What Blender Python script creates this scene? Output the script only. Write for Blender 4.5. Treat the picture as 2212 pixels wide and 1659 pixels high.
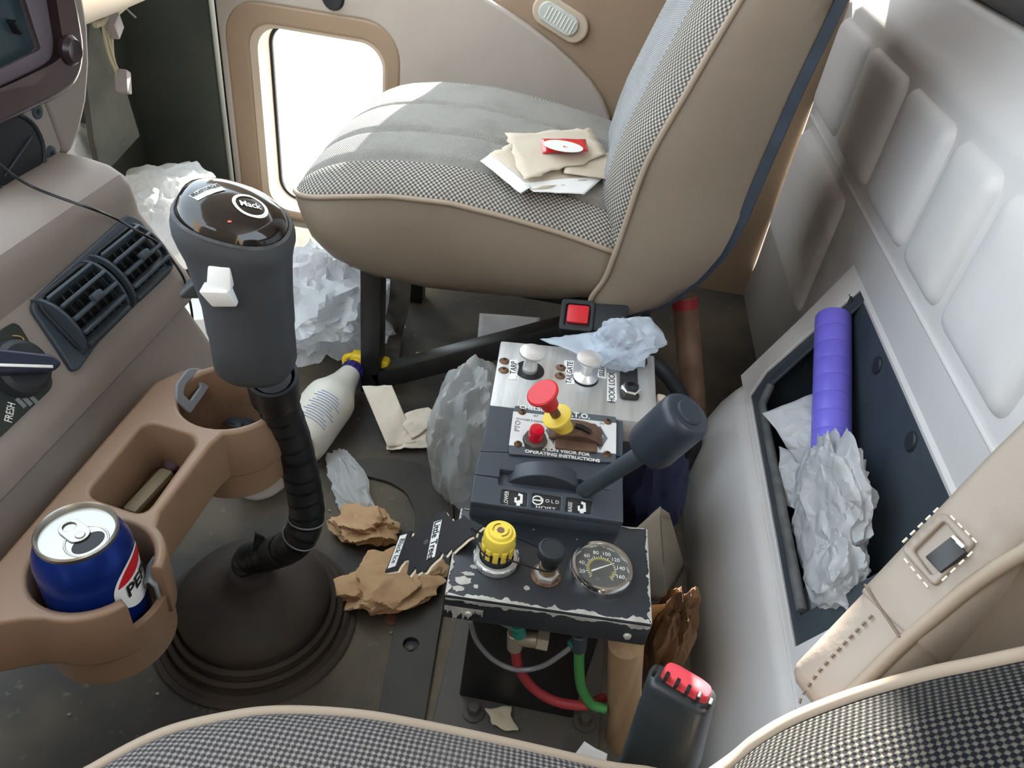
import bpy, bmesh, math, random
from mathutils import Vector, Matrix, noise
for o in list(bpy.data.objects): bpy.data.objects.remove(o)
SC = bpy.context.scene
COL = SC.collection
# ------------------------------------------------------------------ camera
F = 1624.0; CH = 0.9
_n = lambda v: Vector(v).normalized()
_Z = -_n((-316, 2070, F)); _Y = _n((294, -1230, F)); _Y = (_Y - _Z*_Y.dot(_Z)).normalized(); _X = _Y.cross(_Z)
RC = Matrix((_X, _Y, _Z))                     # camera (right, down, forward) -> world
EYE = Vector((0, 0, CH))
cam = bpy.data.cameras.new('camera'); camo = bpy.data.objects.new('camera', cam); COL.objects.link(camo)
cam.sensor_width = 36; cam.lens = 36*F/2212; cam.clip_start = 0.02; cam.clip_end = 200
rt, up, bk = RC @ Vector((1,0,0)), RC @ Vector((0,-1,0)), RC @ Vector((0,0,-1))
M = Matrix((rt, up, bk)).transposed().to_4x4(); M.translation = EYE
camo.matrix_world = M; SC.camera = camo
# ------------------------------------------------------------------ light
SC.view_settings.view_transform = 'Standard'; SC.view_settings.look = 'None'
SC.view_settings.gamma = 1; SC.view_settings.use_curve_mapping = False
SC.view_settings.exposure = 0.50
W = bpy.data.worlds.new('sky'); SC.world = W; W.use_nodes = True
bg = W.node_tree.nodes['Background']; bg.inputs[0].default_value = (0.76, 0.89, 1.0, 1); bg.inputs[1].default_value = 3.0
sl = bpy.data.lights.new('sun', 'SUN'); sl.energy = 28; sl.angle = math.radians(0.6); sl.color = (1, .95, .86)
so = bpy.data.objects.new('sun', sl); COL.objects.link(so)
SUN = Vector((.23, 1.0, .50)).normalized()   # towards the sun
so.rotation_euler = SUN.to_track_quat('Z', 'Y').to_euler(); so.location = SUN*6
# ------------------------------------------------------------------ picture -> place
def ray(u, v): return (RC @ Vector((u-1106, v-830, F))).normalized()
def at(u, v, z=None, y=None, x=None, d=None):
    r = ray(u, v)
    t = (z-CH)/r.z if z is not None else y/r.y if y is not None else x/r.x if x is not None else d
    return EYE + r*t
def atp(u, v, p, n):
    r = ray(u, v); p = Vector(p); n = Vector(n)
    return EYE + r*((p-EYE).dot(n)/r.dot(n))
# ------------------------------------------------------------------ objects
def tag(o, label=None, cat=None, group=None, kind=None):
    if label: o['label'] = label
    if cat: o['category'] = cat
    if group: o['group'] = group
    if kind: o['kind'] = kind
    return o
def thing(name, loc, label, cat, group=None):
    o = bpy.data.objects.new(name, None); COL.objects.link(o); o.location = loc; o.empty_display_size = .02
    return tag(o, label, cat, group)
def org(o):
    v = Vector((0,0,0))
    while o is not None: v = v + o.location; o = o.parent
    return v
def finish(name, me, m, parent=None, ang=40, smooth=True):
    vs = me.vertices
    if parent is not None: off = org(parent); loc = Vector((0,0,0))
    else:
        lo = Vector([min(v.co[i] for v in vs) for i in range(3)]); hi = Vector([max(v.co[i] for v in vs) for i in range(3)])
        off = Vector(((lo.x+hi.x)/2, (lo.y+hi.y)/2, lo.z)); loc = off
    me.transform(Matrix.Translation(-off))
    if m is not None:
        me.materials.clear(); me.materials.append(m)
    if smooth:
        me.shade_smooth(); me.set_sharp_from_angle(angle=math.radians(ang))
    me.update()
    o = bpy.data.objects.new(name, me); COL.objects.link(o)
    if parent is not None: o.parent = parent
    o.location = loc
    return o
def mesh(name, verts, faces, m, parent=None, uvs=None, ang=40, smooth=True, solid=0):
    me = bpy.data.meshes.new(name); me.from_pydata([tuple(v) for v in verts], [], faces)
    if uvs:
        ul = me.uv_layers.new(name='uv')
        for l in me.loops: ul.data[l.index].uv = uvs[l.vertex_index]
    o = finish(name, me, m, parent, ang, smooth)
    if solid:
        s = o.modifiers.new('thick', 'SOLIDIFY'); s.thickness = solid; s.offset = 0
    return o
def bmobj(name, bm, m, parent=None, ang=40, smooth=True):
    me = bpy.data.meshes.new(name); bmesh.ops.recalc_face_normals(bm, faces=bm.faces[:]); bm.to_mesh(me); bm.free()
    return finish(name, me, m, parent, ang, smooth)
def basis(o, ux, uy):
    ux = Vector(ux).normalized(); uy = Vector(uy); uy = (uy - ux*uy.dot(ux)).normalized(); uz = ux.cross(uy)
    Mx = Matrix((ux, uy, uz)).transposed().to_4x4(); Mx.translation = Vector(o); return Mx
def rbox(name, c, size, m, parent=None, bev=.003, ux=(1,0,0), uy=(0,1,0), seg=2, taper=None):
    bm = bmesh.new(); bmesh.ops.create_cube(bm, size=1)
    for v in bm.verts:
        k = 1.0
        if taper and v.co.z > 0: k = taper
        v.co = Vector((v.co.x*size[0]*k, v.co.y*size[1]*k, v.co.z*size[2]))
    b = min(bev, min(size)*.49)
    if b > 0: bmesh.ops.bevel(bm, geom=bm.edges[:], offset=b, segments=seg, affect='EDGES', profile=.5)
    bm.transform(basis(c, ux, uy)); return bmobj(name, bm, m, parent)
def hexa(name, p8, m, parent=None, bev=.003, seg=2):
    """p8: bottom four then top four corners (same turn)"""
    bm = bmesh.new(); v = [bm.verts.new(p) for p in p8]
    for f in ((3,2,1,0),(4,5,6,7),(0,1,5,4),(1,2,6,5),(2,3,7,6),(3,0,4,7)): bm.faces.new([v[i] for i in f])
    bmesh.ops.recalc_face_normals(bm, faces=bm.faces[:])
    if bev: bmesh.ops.bevel(bm, geom=bm.edges[:], offset=bev, segments=seg, affect='EDGES', profile=.5)
    return bmobj(name, bm, m, parent)
def spline(pts, n=8, closed=False):
    P = [Vector(p) for p in pts]; out = []; L = len(P)
    for i in range(L if closed else L-1):
        a, b = P[(i-1) % L] if (closed or i > 0) else P[0]*2-P[1], P[i]
        c, d = P[(i+1) % L], (P[(i+2) % L] if (closed or i+2 < L) else P[-1]*2-P[-2])
        for k in range(n):
            t = k/n
            out.append(.5*((2*b)+(c-a)*t+(2*a-5*b+4*c-d)*t*t+(3*b-a-3*c+d)*t**3))
    if not closed: out.append(P[-1])
    return out
def loft(name, rings, m, parent=None, closed=True, cap=True, ang=40, loop=False, solid=0):
    n = len(rings[0]); verts = [p for r in rings for p in r]; faces = []; R_ = len(rings)
    uv = []; vv = 0
    for i, r in enumerate(rings):
        if i: vv += (Vector(r[n//2])-Vector(rings[i-1][n//2])).length
        uu = 0
        for j in range(n):
            if j: uu += (Vector(r[j])-Vector(r[j-1])).length
            uv.append((uu, vv))
    for i in range(R_ if loop else R_-1):
        for j in range(n if closed else n-1):
            a, b = i*n+j, i*n+(j+1) % n; k = ((i+1) % R_)*n
            faces.append((a, b, k+(j+1) % n, k+j))
    if cap and closed and not loop: faces.append(tuple(range(n-1, -1, -1))); faces.append(tuple((R_-1)*n+j for j in range(n)))
    me = bpy.data.meshes.new(name); me.from_pydata([tuple(v) for v in verts], [], faces)
    ul = me.uv_layers.new(name='uv')
    for l in me.loops: ul.data[l.index].uv = uv[l.vertex_index]
    bm = bmesh.new(); bm.from_mesh(me); bmesh.ops.recalc_face_normals(bm, faces=bm.faces[:]); bm.to_mesh(me); bm.free()
    o = finish(name, me, m, parent, ang)
    if solid: s = o.modifiers.new('thick', 'SOLIDIFY'); s.thickness = solid; s.offset = 0
    return o
def frames(path):
    P = [Vector(p) for p in path]; T = []
    for i in range(len(P)):
        T.append((P[min(i+1, len(P)-1)]-P[max(i-1, 0)]).normalized())
    a = Vector((0,0,1)) if abs(T[0].z) < .9 else Vector((1,0,0))
    u = (a-T[0]*a.dot(T[0])).normalized(); out = []
    for p, t in zip(P, T):
        u = (u-t*u.dot(t)).normalized(); out.append((p, u, t.cross(u)))
    return out
def tube(name, path, r, m, parent=None, n=12, loop=False, flat=1.0, ang=60):
    fr = frames(path); rings = []
    for i, (p, u, w) in enumerate(fr):
        rr = r[i] if isinstance(r, (list, tuple)) else r
        rings.append([p+u*math.cos(2*math.pi*k/n)*rr+w*math.sin(2*math.pi*k/n)*rr*flat for k in range(n)])
    return loft(name, rings, m, parent, loop=loop, ang=ang)
def lathe(name, prof, o, axis, m, parent=None, n=32, ang=35, xdir=None, sq=1.0):
    a = Vector(axis).normalized(); h = Vector(xdir) if xdir else (Vector((1,0,0)) if abs(a.x) < .9 else Vector((0,1,0)))
    u = (h-a*h.dot(a)).normalized(); w = a.cross(u); o = Vector(o); rings = []
    for r, z in prof:
        r = max(r, 1e-5); rings.append([o+a*z+u*math.cos(2*math.pi*k/n)*r+w*math.sin(2*math.pi*k/n)*r*sq for k in range(n)])
    return loft(name, rings, m, parent, ang=ang)
def cyl(name, a, b, r, m, parent=None, n=20, bev=None, r2=None):
    a, b = Vector(a), Vector(b); L = (b-a).length; e = bev if bev is not None else min(r*.15, L*.2); q = r if r2 is None else r2
    return lathe(name, [(0,0),(r-e,0),(r,e),(q,L-e),(q-e,L),(0,L)], a, b-a, m, parent, n)
def curve_mesh(cu):
    o = bpy.data.objects.new('tmp', cu); COL.objects.link(o)
    dg = bpy.context.evaluated_depsgraph_get(); dg.update()
    me = bpy.data.meshes.new_from_object(o.evaluated_get(dg)); bpy.data.objects.remove(o); bpy.data.curves.remove(cu); return me
def plate(name, outs, depth, o, ux, uy, m, parent=None, bev=0, ang=40):
    """outs: list of 2-D outlines (first outside, others holes); depth along ux x uy"""
    cu = bpy.data.curves.new('c', 'CURVE'); cu.dimensions = '2D'; cu.fill_mode = 'BOTH'
    cu.extrude = max(depth/2-bev, 1e-5); cu.bevel_depth = bev; cu.bevel_resolution = 2; cu.offset = -bev
    for pl in outs:
        s = cu.splines.new('POLY'); s.points.add(len(pl)-1)
        for q, p in zip(s.points, pl): q.co = (p[0], p[1], 0, 1)
        s.use_cyclic_u = True
    me = curve_mesh(cu); me.transform(basis(o, ux, uy) @ Matrix.Translation((0, 0, depth/2)))
    me.name = name
    return finish(name, me, m, parent, ang)
def text(body, size, o, ux, uy, m, parent, depth=.0005, name='lettering', align='CENTER', space=1.0, sx=1.0, bend=None, bold=0):
    cu = bpy.data.curves.new('t', 'FONT'); cu.body = body; cu.size = size; cu.align_x = align; cu.align_y = 'CENTER'
    cu.space_character = space; cu.resolution_u = 3; cu.offset = bold
    if not bend: cu.extrude = depth/2
    me = curve_mesh(cu)
    if bend:
        for v in me.vertices: v.co = bend(v.co.x*sx, v.co.y)
    else:
        me.transform(basis(o, ux, uy) @ Matrix.Translation((0, 0, depth/2)) @ Matrix.Diagonal((sx, 1, 1, 1)))
    me.name = name
    return finish(name, me, m, parent, 30, smooth=False)
def rrect(x0, y0, x1, y1, r, n=5):
    out = []
    for cx, cy, a in ((x1-r, y1-r, 0), (x0+r, y1-r, 90), (x0+r, y0+r, 180), (x1-r, y0+r, 270)):
        for k in range(n+1):
            t = math.radians(a+90*k/n); out.append((cx+r*math.cos(t), cy+r*math.sin(t)))
    return out
def circ(cx, cy, r, n=28, ry=None, rot=0):
    ry = ry or r; c, s = math.cos(rot), math.sin(rot); out = []
    for k in range(n):
        a = 2*math.pi*k/n; x, y = r*math.cos(a), ry*math.sin(a); out.append((cx+x*c-y*s, cy+x*s+y*c))
    return out
def roundpoly(pts, r, n=4):
    out = []; L = len(pts); P = [Vector((p[0], p[1])) for p in pts]
    for i in range(L):
        a, b, c = P[i-1], P[i], P[(i+1) % L]; d1 = (a-b); d2 = (c-b); k = min(r, d1.length*.45, d2.length*.45)
        p, q = b+d1.normalized()*k, b+d2.normalized()*k
        for j in range(n+1):
            t = j/n; v = p*(1-t)**2+b*2*t*(1-t)+q*t*t; out.append((v.x, v.y))
    return out
def interp(tab, x):
    if x <= tab[0][0]: return tab[0][1]
    for (a, b), (c, d) in zip(tab, tab[1:]):
        if x <= c: return b+(d-b)*(x-a)/(c-a)
    return tab[-1][1]
def nz(p, s, seed=0): return noise.noise(Vector(p)*s+Vector((seed*7.3, seed*3.1, seed*1.7)))
def ridged(p, s, seed=0, oct=4):
    v = 0; a = 1; t = 0
    for i in range(oct):
        v += a*(1-2*abs(nz(p, s*(1.9**i), seed+i*11))); t += a; a *= .55
    return v/t
def crumple(name, c, rad, m, parent=None, seed=1, sub=5, amp=.35, fs=1.5, floor=None, ang=35, shape=None, ax=None, st=(1,1,1), sharp=1.0):
    """crushed film or paper: long sharp creases between smooth facets"""
    bm = bmesh.new(); bmesh.ops.create_icosphere(bm, subdivisions=sub, radius=1); c = Vector(c)
    Mx = basis((0,0,0), *(ax or ((1,0,0),(0,1,0))))
    for v in bm.verts:
        p = v.co.copy(); q = Vector((p.x*st[0], p.y*st[1], p.z*st[2]))
        w = q+Vector((nz(q, .9, seed+3), nz(q, .9, seed+4), nz(q, .9, seed+5)))*.5
        f = 0
        for s_, a_, o_ in ((fs, .55, 0), (fs*1.9, .32, 7), (fs*3.9, .15*sharp, 13)):
            f += a_*(1-min(1, 2.4*abs(nz(w, s_, seed+o_))))
        k = 1+amp*(f-.45)+amp*.7*nz(p, .9, seed+40)
        q = p*k
        if shape: q = shape(q)
        q = Mx @ Vector((q.x*rad[0], q.y*rad[1], q.z*rad[2])); v.co = c+q
        if floor is not None and v.co.z < floor: v.co.z = floor+.0004*random.random()
    return bmobj(name, bm, m, parent, ang)
def sheet(name, quad, m, parent=None, n=18, amp=.006, fs=14, seed=1, solid=.0008, arch=0, rough=.0, ang=25, up=None, uvm=False):
    a, b, c, d = [Vector(q) for q in quad]; nn = up or (b-a).cross(d-a).normalized(); V = []; Fc = []
    for i in range(n+1):
        for j in range(n+1):
            s, t = i/n, j/n
            p = a*(1-s)*(1-t)+b*s*(1-t)+c*s*t+d*(1-s)*t
            if rough:
                e = min(s, t, 1-s, 1-t)
                k = rough*(1-min(1, e*4)); p = p+Vector((nz(p, 60, seed), nz(p, 60, seed+5), 0))*k
            h = amp*(ridged(p, fs, seed, 3)) + arch*(1-(2*s-1)**2)
            V.append(p+nn*h)
    for i in range(n):
        for j in range(n):
            q = i*(n+1)+j; Fc.append((q, q+n+1, q+n+2, q+1))
    uvs = [(i/n, j/n) for i in range(n+1) for j in range(n+1)] if uvm else None
    return mesh(name, V, Fc, m, parent, uvs, ang, True, solid)
# ------------------------------------------------------------------ materials
def L3(c): 
    f = lambda x: ((x/255+.055)/1.055)**2.4 if x/255 > .04045 else x/255/12.92
    return (f(c[0]), f(c[1]), f(c[2]), 1)
def mat(name, c, rough=.55, metal=0, c2=None, ns=9, det=4, lo=.35, hi=.7, bump=0, bs=300, coat=0, spec=.5, c3=None, s3=60, l3=.62, h3=.7, trans=0, alpha=1, ior=1.45, emit=None, stretch=None):
    m = bpy.data.materials.new(name); m.use_nodes = True; N = m.node_tree.nodes; K = m.node_tree.links
    b = N['Principled BSDF']; b.inputs['Base Color'].default_value = L3(c); b.inputs['Roughness'].default_value = rough
    b.inputs['Metallic'].default_value = metal; b.inputs['Coat Weight'].default_value = coat; b.inputs['Specular IOR Level'].default_value = spec
    b.inputs['Transmission Weight'].default_value = trans; b.inputs['Alpha'].default_value = alpha; b.inputs['IOR'].default_value = ior
    tc = N.new('ShaderNodeTexCoord'); co = tc.outputs['Object']
    if stretch:
        mp = N.new('ShaderNodeMapping'); mp.inputs['Scale'].default_value = stretch; K.new(co, mp.inputs[0]); co = mp.outputs[0]
    def ramp(sc, d, a, bb):
        n = N.new('ShaderNodeTexNoise'); n.inputs['Scale'].default_value = sc; n.inputs['Detail'].default_value = d; K.new(co, n.inputs['Vector'])
        r = N.new('ShaderNodeMapRange'); r.inputs[1].default_value = a; r.inputs[2].default_value = bb; K.new(n.outputs[0], r.inputs[0]); return r.outputs[0]
    out = None
    def mix(f, A, B):
        x = N.new('ShaderNodeMix'); x.data_type = 'RGBA'; K.new(f, x.inputs[0])
        if isinstance(A, tuple): x.inputs[6].default_value = A
        else: K.new(A, x.inputs[6])
        x.inputs[7].default_value = B; return x.outputs[2]
    if c2: out = mix(ramp(ns, det, lo, hi), L3(c), L3(c2))
    if c3: out = mix(ramp(s3, 5, l3, h3), out if out else L3(c), L3(c3))
    if out: K.new(out, b.inputs['Base Color'])
    if bump:
        n = N.new('ShaderNodeTexNoise'); n.inputs['Scale'].default_value = bs; n.inputs['Detail'].default_value = 3; K.new(co, n.inputs['Vector'])
        p = N.new('ShaderNodeBump'); p.inputs['Strength'].default_value = bump; p.inputs['Distance'].default_value = .001
        K.new(n.outputs[0], p.inputs['Height']); K.new(p.outputs[0], b.inputs['Normal'])
    if emit: b.inputs['Emission Color'].default_value = L3(c); b.inputs['Emission Strength'].default_value = emit
    return m
def weave(name, dark, light, pu, pv, rough=.9, diag=False, thr=(-.25,.45), mott=(110,104,96)):
    m = bpy.data.materials.new(name); m.use_nodes = True; N = m.node_tree.nodes; K = m.node_tree.links
    b = N['Principled BSDF']; b.inputs['Roughness'].default_value = rough; b.inputs['Specular IOR Level'].default_value = .15
    tc = N.new('ShaderNodeTexCoord'); sx = N.new('ShaderNodeSeparateXYZ'); K.new(tc.outputs['UV'], sx.inputs[0])
    def mth(op, a, c):
        n = N.new('ShaderNodeMath'); n.operation = op
        for i, q in enumerate((a, c)):
            if q is None: continue
            if isinstance(q, (int, float)): n.inputs[i].default_value = q
            else: K.new(q, n.inputs[i])
        return n.outputs[0]
    u, v = sx.outputs[0], sx.outputs[1]
    if diag: u, v = mth('ADD', u, v), mth('SUBTRACT', v, u)
    a = mth('SINE', mth('MULTIPLY', u, 2*math.pi/pu), None); c = mth('SINE', mth('MULTIPLY', v, 2*math.pi/pv), None)
    h = mth('MULTIPLY', a, c)
    nn = N.new('ShaderNodeTexNoise'); nn.inputs['Scale'].default_value = 900; K.new(tc.outputs['UV'], nn.inputs['Vector'])
    h2 = mth('ADD', h, mth('MULTIPLY', mth('SUBTRACT', nn.outputs[0], .5), .9))
    r = N.new('ShaderNodeMapRange'); r.inputs[1].default_value = thr[0]; r.inputs[2].default_value = thr[1]; K.new(h2, r.inputs[0])
    x = N.new('ShaderNodeMix'); x.data_type = 'RGBA'; K.new(r.outputs[0], x.inputs[0]); x.inputs[6].default_value = L3(dark); x.inputs[7].default_value = L3(light)
    n2 = N.new('ShaderNodeTexNoise'); n2.inputs['Scale'].default_value = 9; n2.inputs['Detail'].default_value = 4; K.new(tc.outputs['UV'], n2.inputs['Vector'])
    r2 = N.new('ShaderNodeMapRange'); r2.inputs[1].default_value = .45; r2.inputs[2].default_value = .75; r2.inputs[4].default_value = .45; K.new(n2.outputs[0], r2.inputs[0])
    y = N.new('ShaderNodeMix'); y.data_type = 'RGBA'; K.new(r2.outputs[0], y.inputs[0]); K.new(x.outputs[2], y.inputs[6]); y.inputs[7].default_value = L3(mott)
    K.new(y.outputs[2], b.inputs['Base Color'])
    p = N.new('ShaderNodeBump'); p.inputs['Strength'].default_value = .6; p.inputs['Distance'].default_value = .001; K.new(h2, p.inputs['Height']); K.new(p.outputs[0], b.inputs['Normal'])
    return m
def film(name, c, tr=.35, rough=.3, c2=None, wr=0):
    """thin plastic film: partly see-through, partly milky"""
    m = bpy.data.materials.new(name); m.use_nodes = True; N = m.node_tree.nodes; K = m.node_tree.links
    b = N['Principled BSDF']; b.inputs['Base Color'].default_value = L3(c); b.inputs['Roughness'].default_value = rough
    if wr:
        tc = N.new('ShaderNodeTexCoord'); nn = N.new('ShaderNodeTexNoise'); nn.inputs['Scale'].default_value = 14; nn.inputs['Detail'].default_value = 2; K.new(tc.outputs['Object'], nn.inputs['Vector'])
        vm = N.new('ShaderNodeVectorMath'); vm.operation = 'MULTIPLY_ADD'; K.new(nn.outputs['Color'], vm.inputs[0]); vm.inputs[1].default_value = (.06,.06,.06); K.new(tc.outputs['Object'], vm.inputs[2])
        vo = N.new('ShaderNodeTexVoronoi'); vo.feature = 'DISTANCE_TO_EDGE'; vo.inputs['Scale'].default_value = wr; K.new(vm.outputs[0], vo.inputs['Vector'])
        bp = N.new('ShaderNodeBump'); bp.inputs['Strength'].default_value = .9; bp.inputs['Distance'].default_value = .006; K.new(vo.outputs['Distance'], bp.inputs['Height']); K.new(bp.outputs[0], b.inputs['Normal'])
    t = N.new('ShaderNodeBsdfTransparent'); s = N.new('ShaderNodeBsdfTranslucent'); s.inputs[0].default_value = L3(c)
    a = N.new('ShaderNodeMixShader'); a.inputs[0].default_value = .35; K.new(b.outputs[0], a.inputs[1]); K.new(s.outputs[0], a.inputs[2])
    x = N.new('ShaderNodeMixShader'); x.inputs[0].default_value = tr; K.new(a.outputs[0], x.inputs[1]); K.new(t.outputs[0], x.inputs[2])
    K.new(x.outputs[0], N['Material Output'].inputs[0]); return m
MT = dict(
    trim=mat('beige_trim', (180,171,162), .55, c2=(170,160,150), ns=5, bump=.12, bs=500),
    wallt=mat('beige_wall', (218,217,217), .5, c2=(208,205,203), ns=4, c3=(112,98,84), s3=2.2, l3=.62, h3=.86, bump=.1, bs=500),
    rim=mat('beige_rim', (196,180,160), .5),
    tan=mat('tan_panel', (160,138,115), .6, c2=(150,128,106), ns=4),
    vinyl=mat('tan_vinyl', (130,117,102), .48, c2=(120,107,92), ns=5, c3=(110,94,80), s3=5, l3=.66, h3=.85, bump=.25, bs=260),
    pipe=mat('vinyl_piping', (158,142,124), .5),
    dash=mat('dash_plastic', (138,129,123), .5, c2=(128,118,111), ns=6, bump=.12, bs=600),
    dashlow=mat('dash_lower', (150,128,112), .6, c2=(138,116,100), ns=6, bump=.12, bs=600),
    tray=mat('tray_plastic', (136,110,88), .42, c2=(122,96,76), ns=8, lo=.4, hi=.8, c3=(96,72,56), s3=12, l3=.66, h3=.8),
    blk=mat('black_plastic', (34,38,42), .5, c2=(44,47,50), ns=20, bump=.1, bs=500),
    slate=mat('slate_plastic', (52,62,70), .5, c2=(62,70,77), ns=14, c3=(110,115,116), s3=40, l3=.7, h3=.85),
    dusty=mat('dusty_rubber', (42,40,38), .85, c2=(74,66,58), ns=6, lo=.35, hi=.75),
    floor=mat('floor_rubber', (66,65,62), .75, c2=(108,98,80), ns=6, det=8, lo=.42, hi=.72, c3=(118,110,94), s3=70, l3=.64, h3=.8, bump=1.0, bs=120),
    floorb=mat('floor_steel', (74,70,66), .6, c2=(92,84,72), ns=10, c3=(120,112,100), s3=30, l3=.7, h3=.85),
    steelblk=mat('black_steel', (30,30,31), .42, c2=(44,42,40), ns=30, spec=.6),
    chrome=mat('chrome', (225,225,228), .12, 1),
    alu=mat('brushed_aluminium', (206,208,208), .38, .55, c2=(180,180,176), ns=14, bump=.15, bs=200, stretch=(6,.6,1)),
    rust=mat('rusty_screw', (92,66,50), .6, .5, c2=(140,110,86), ns=200),
    rustplate=mat('rusty_plate', (116,90,76), .6, .3, c2=(88,66,56), ns=50),
    white=mat('white_plastic', (226,230,230), .35),
    paper=mat('white_paper', (236,236,234), .8),
    ink=mat('black_ink', (18,18,20), .5), wink=mat('white_ink', (232,232,228), .5), greyink=mat('grey_ink', (120,122,124), .6),
    red=mat('red_plastic', (206,40,48), .4), yellow=mat('yellow_plastic', (240,214,84), .42),
    glass=film('window_glass', (235,245,245), .93, .02),
    gasket=mat('rubber_gasket', (26,28,32), .6),
)
# ================================================================== the setting
def st(o): o['kind'] = 'structure'; return o
DY = 1.68                                     # passenger door plane
fl = st(rbox('floor', (-.30, .63, -.02), (1.56, 2.16, .04), MT['floor'], None, .002)); fl['label'] = 'dark dusty rubber cab floor'
gr = st(rbox('ground', (0, 12, -1.4), (60, 60, .1), mat('pale_concrete', (206,200,190), .9, c2=(188,182,172), ns=.8), None, 0)); gr['label'] = 'sunlit pale concrete ground outside the cab'
# ceiling and front wall
ce = st(rbox('ceiling', (.03, .63, 1.40), (.94, 2.2, .03), MT['trim'], None, .004))  # ceiling cut short at the front, out of view, to admit more skylight
kick = mat('dark_kick_panel', (58,64,60), .8, c2=(72,76,70), ns=7, c3=(96,92,80), s3=9, l3=.62, h3=.8)
wf = st(rbox('wall_front', (-1.07, .63, .28), (.03, 2.1, .60), kick, None, .002)); wf['label'] = 'dark grey firewall at the front of the footwell'
# hanging insulation panel in the footwell
pts = [at(u, v, x=-.95) for u, v in ((185,20),(262,200),(285,275),(290,292),(222,366),(206,368),(190,300),(170,150))]
plate('insulation_flap', [[(p.y, p.z) for p in pts]], .012, (-.95,0,0), (0,1,0), (0,0,1), mat('grey_insulation', (92,92,84), .9, c2=(72,74,68), ns=14, c3=(132,120,98), s3=20, l3=.66, h3=.8), wf)
# unseen driver-side wall added to cut daylight from behind the camera; small opening left
plate_l = plate('wall_left_blocker', [[(-1.05,-.04),(.46,-.04),(.46,1.40),(-1.05,1.40)], rrect(-.90,1.08,-.2,1.32,.06)[::-1]], .03, (0,-.46,0), (1,0,0), (0,0,1), MT['tan'], None, .003); st(plate_l)
# side wall (passenger side) forward of the door
wr = st(rbox('wall_right', (-.955, DY+.0, .35), (.21, .05, .74), kick, None, .004)); wr['label'] = 'dark grey kick panel ahead of the passenger door'
# ---------------------------------------------------------------- passenger door
dr = bpy.data.objects.new('door_1', None); COL.objects.link(dr); dr.location = (-.2, DY, 0); st(dr); dr['label'] = 'beige passenger door with a low lookout window'
DX, DZ = (1,0,0), (0,0,1)
def dpl(uv, y=DY): return [(at(u, v, y=y).x, at(u, v, y=y).z) for u, v in uv]
lowin = rrect(-.80, -.015, -.445, .475, .07, 8)
plate('door_panel', [[(-.84,-.05),(.45,-.05),(.45,1.30),(-.84,1.30)], lowin[::-1], rrect(-.80,.57,-.20,.95,.03)[::-1]], .03, (0, DY+.03, 0), DX, DZ, MT['tan'], dr, .003)  # unseen upper opening; its edges are placed to shape the seat's sun patch
# raised pad with its curved upper edge
edge = dpl([(1040,-8),(1090,22),(1140,55),(1190,93),(1235,133),(1275,175),(1300,212),(1318,255)], DY-.02)
plate('door_pad', [[(-.835,-.04),(edge[-1][0],-.04)]+edge[::-1]+[(edge[0][0]-.06,edge[0][1]+.004),(-.835,edge[0][1]+.004)], rrect(-.818, -.03, -.43, .492, .08, 8)[::-1]], .022, (0, DY+.002, 0), DX, DZ, MT['trim'], dr, .006)
plate('window_frame', [rrect(-.82, -.032, -.428, .494, .08, 8), rrect(-.768, .012, -.462, .452, .055, 8)[::-1]], .018, (0, DY-.002, 0), DX, DZ, MT['tan'], dr, .006)
plate('window_reveal', [rrect(-.768, .012, -.462, .452, .055, 8), rrect(-.750, .02, -.468, .445, .052, 8)[::-1]], .07, (0, DY+.055, 0), DX, DZ, MT['rim'], dr)
plate('gasket', [rrect(-.757, .014, -.464, .448, .052, 8), rrect(-.744, .026, -.474, .436, .046, 8)[::-1]], .012, (0, DY+.06, 0), DX, DZ, MT['gasket'], dr, .002)
plate('pane', [rrect(-.75, .02, -.468, .442, .05, 8)], .004, (0, DY+.066, 0), DX, DZ, MT['glass'], dr)
tube('edge_seal', [at(462,-40,y=DY-.01)]+[at(u,v,y=DY-.01) for u, v in ((470,0),(482,110),(496,240),(508,345),(514,400))]+[(-.835,DY-.01,-.01)], .008, MT['gasket'], dr, 8)
rbox('upper_pane', (-.50, DY+.045, .76), (.62,.004,.40), MT['glass'], dr, 0)
# courtesy lamp
lc = at(1211, 41, y=DY-.004); lx = (at(1262,72,y=DY)-at(1162,8,y=DY)).normalized()
lamp = plate('courtesy_lamp', [rrect(-.062,-.030,.062,.030,.03,8)], .014, (lc.x, DY+.003, lc.z), lx, lx.cross(Vector((0,1,0))), MT['rim'], dr, .004)
plate('lens', [rrect(-.048,-.020,.040,.020,.019,8)], .006, (lc.x, DY-.010, lc.z), lx, lx.cross(Vector((0,1,0))), mat('lamp_lens', (214,218,210), .12, c2=(190,196,188), ns=30, coat=.6), lamp, .002)
for k in range(9):
    q = Vector((lc.x, DY-.0165, lc.z))+lx*(-.030+.0075*k); lz = lx.cross(Vector((0,1,0)))
    tube('lens_rib', [q-lz*.013, q+lz*.013], .0014, MT['wink'], lamp, 6)
pk = at(716, -2, y=DY-.03); lathe('door_knob', [(0,0),(.022,0),(.026,.006),(.02,.016),(0,.018)], pk+Vector((0,.018,0)), (0,-1,0), MT['blk'], dr, 20)
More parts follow.
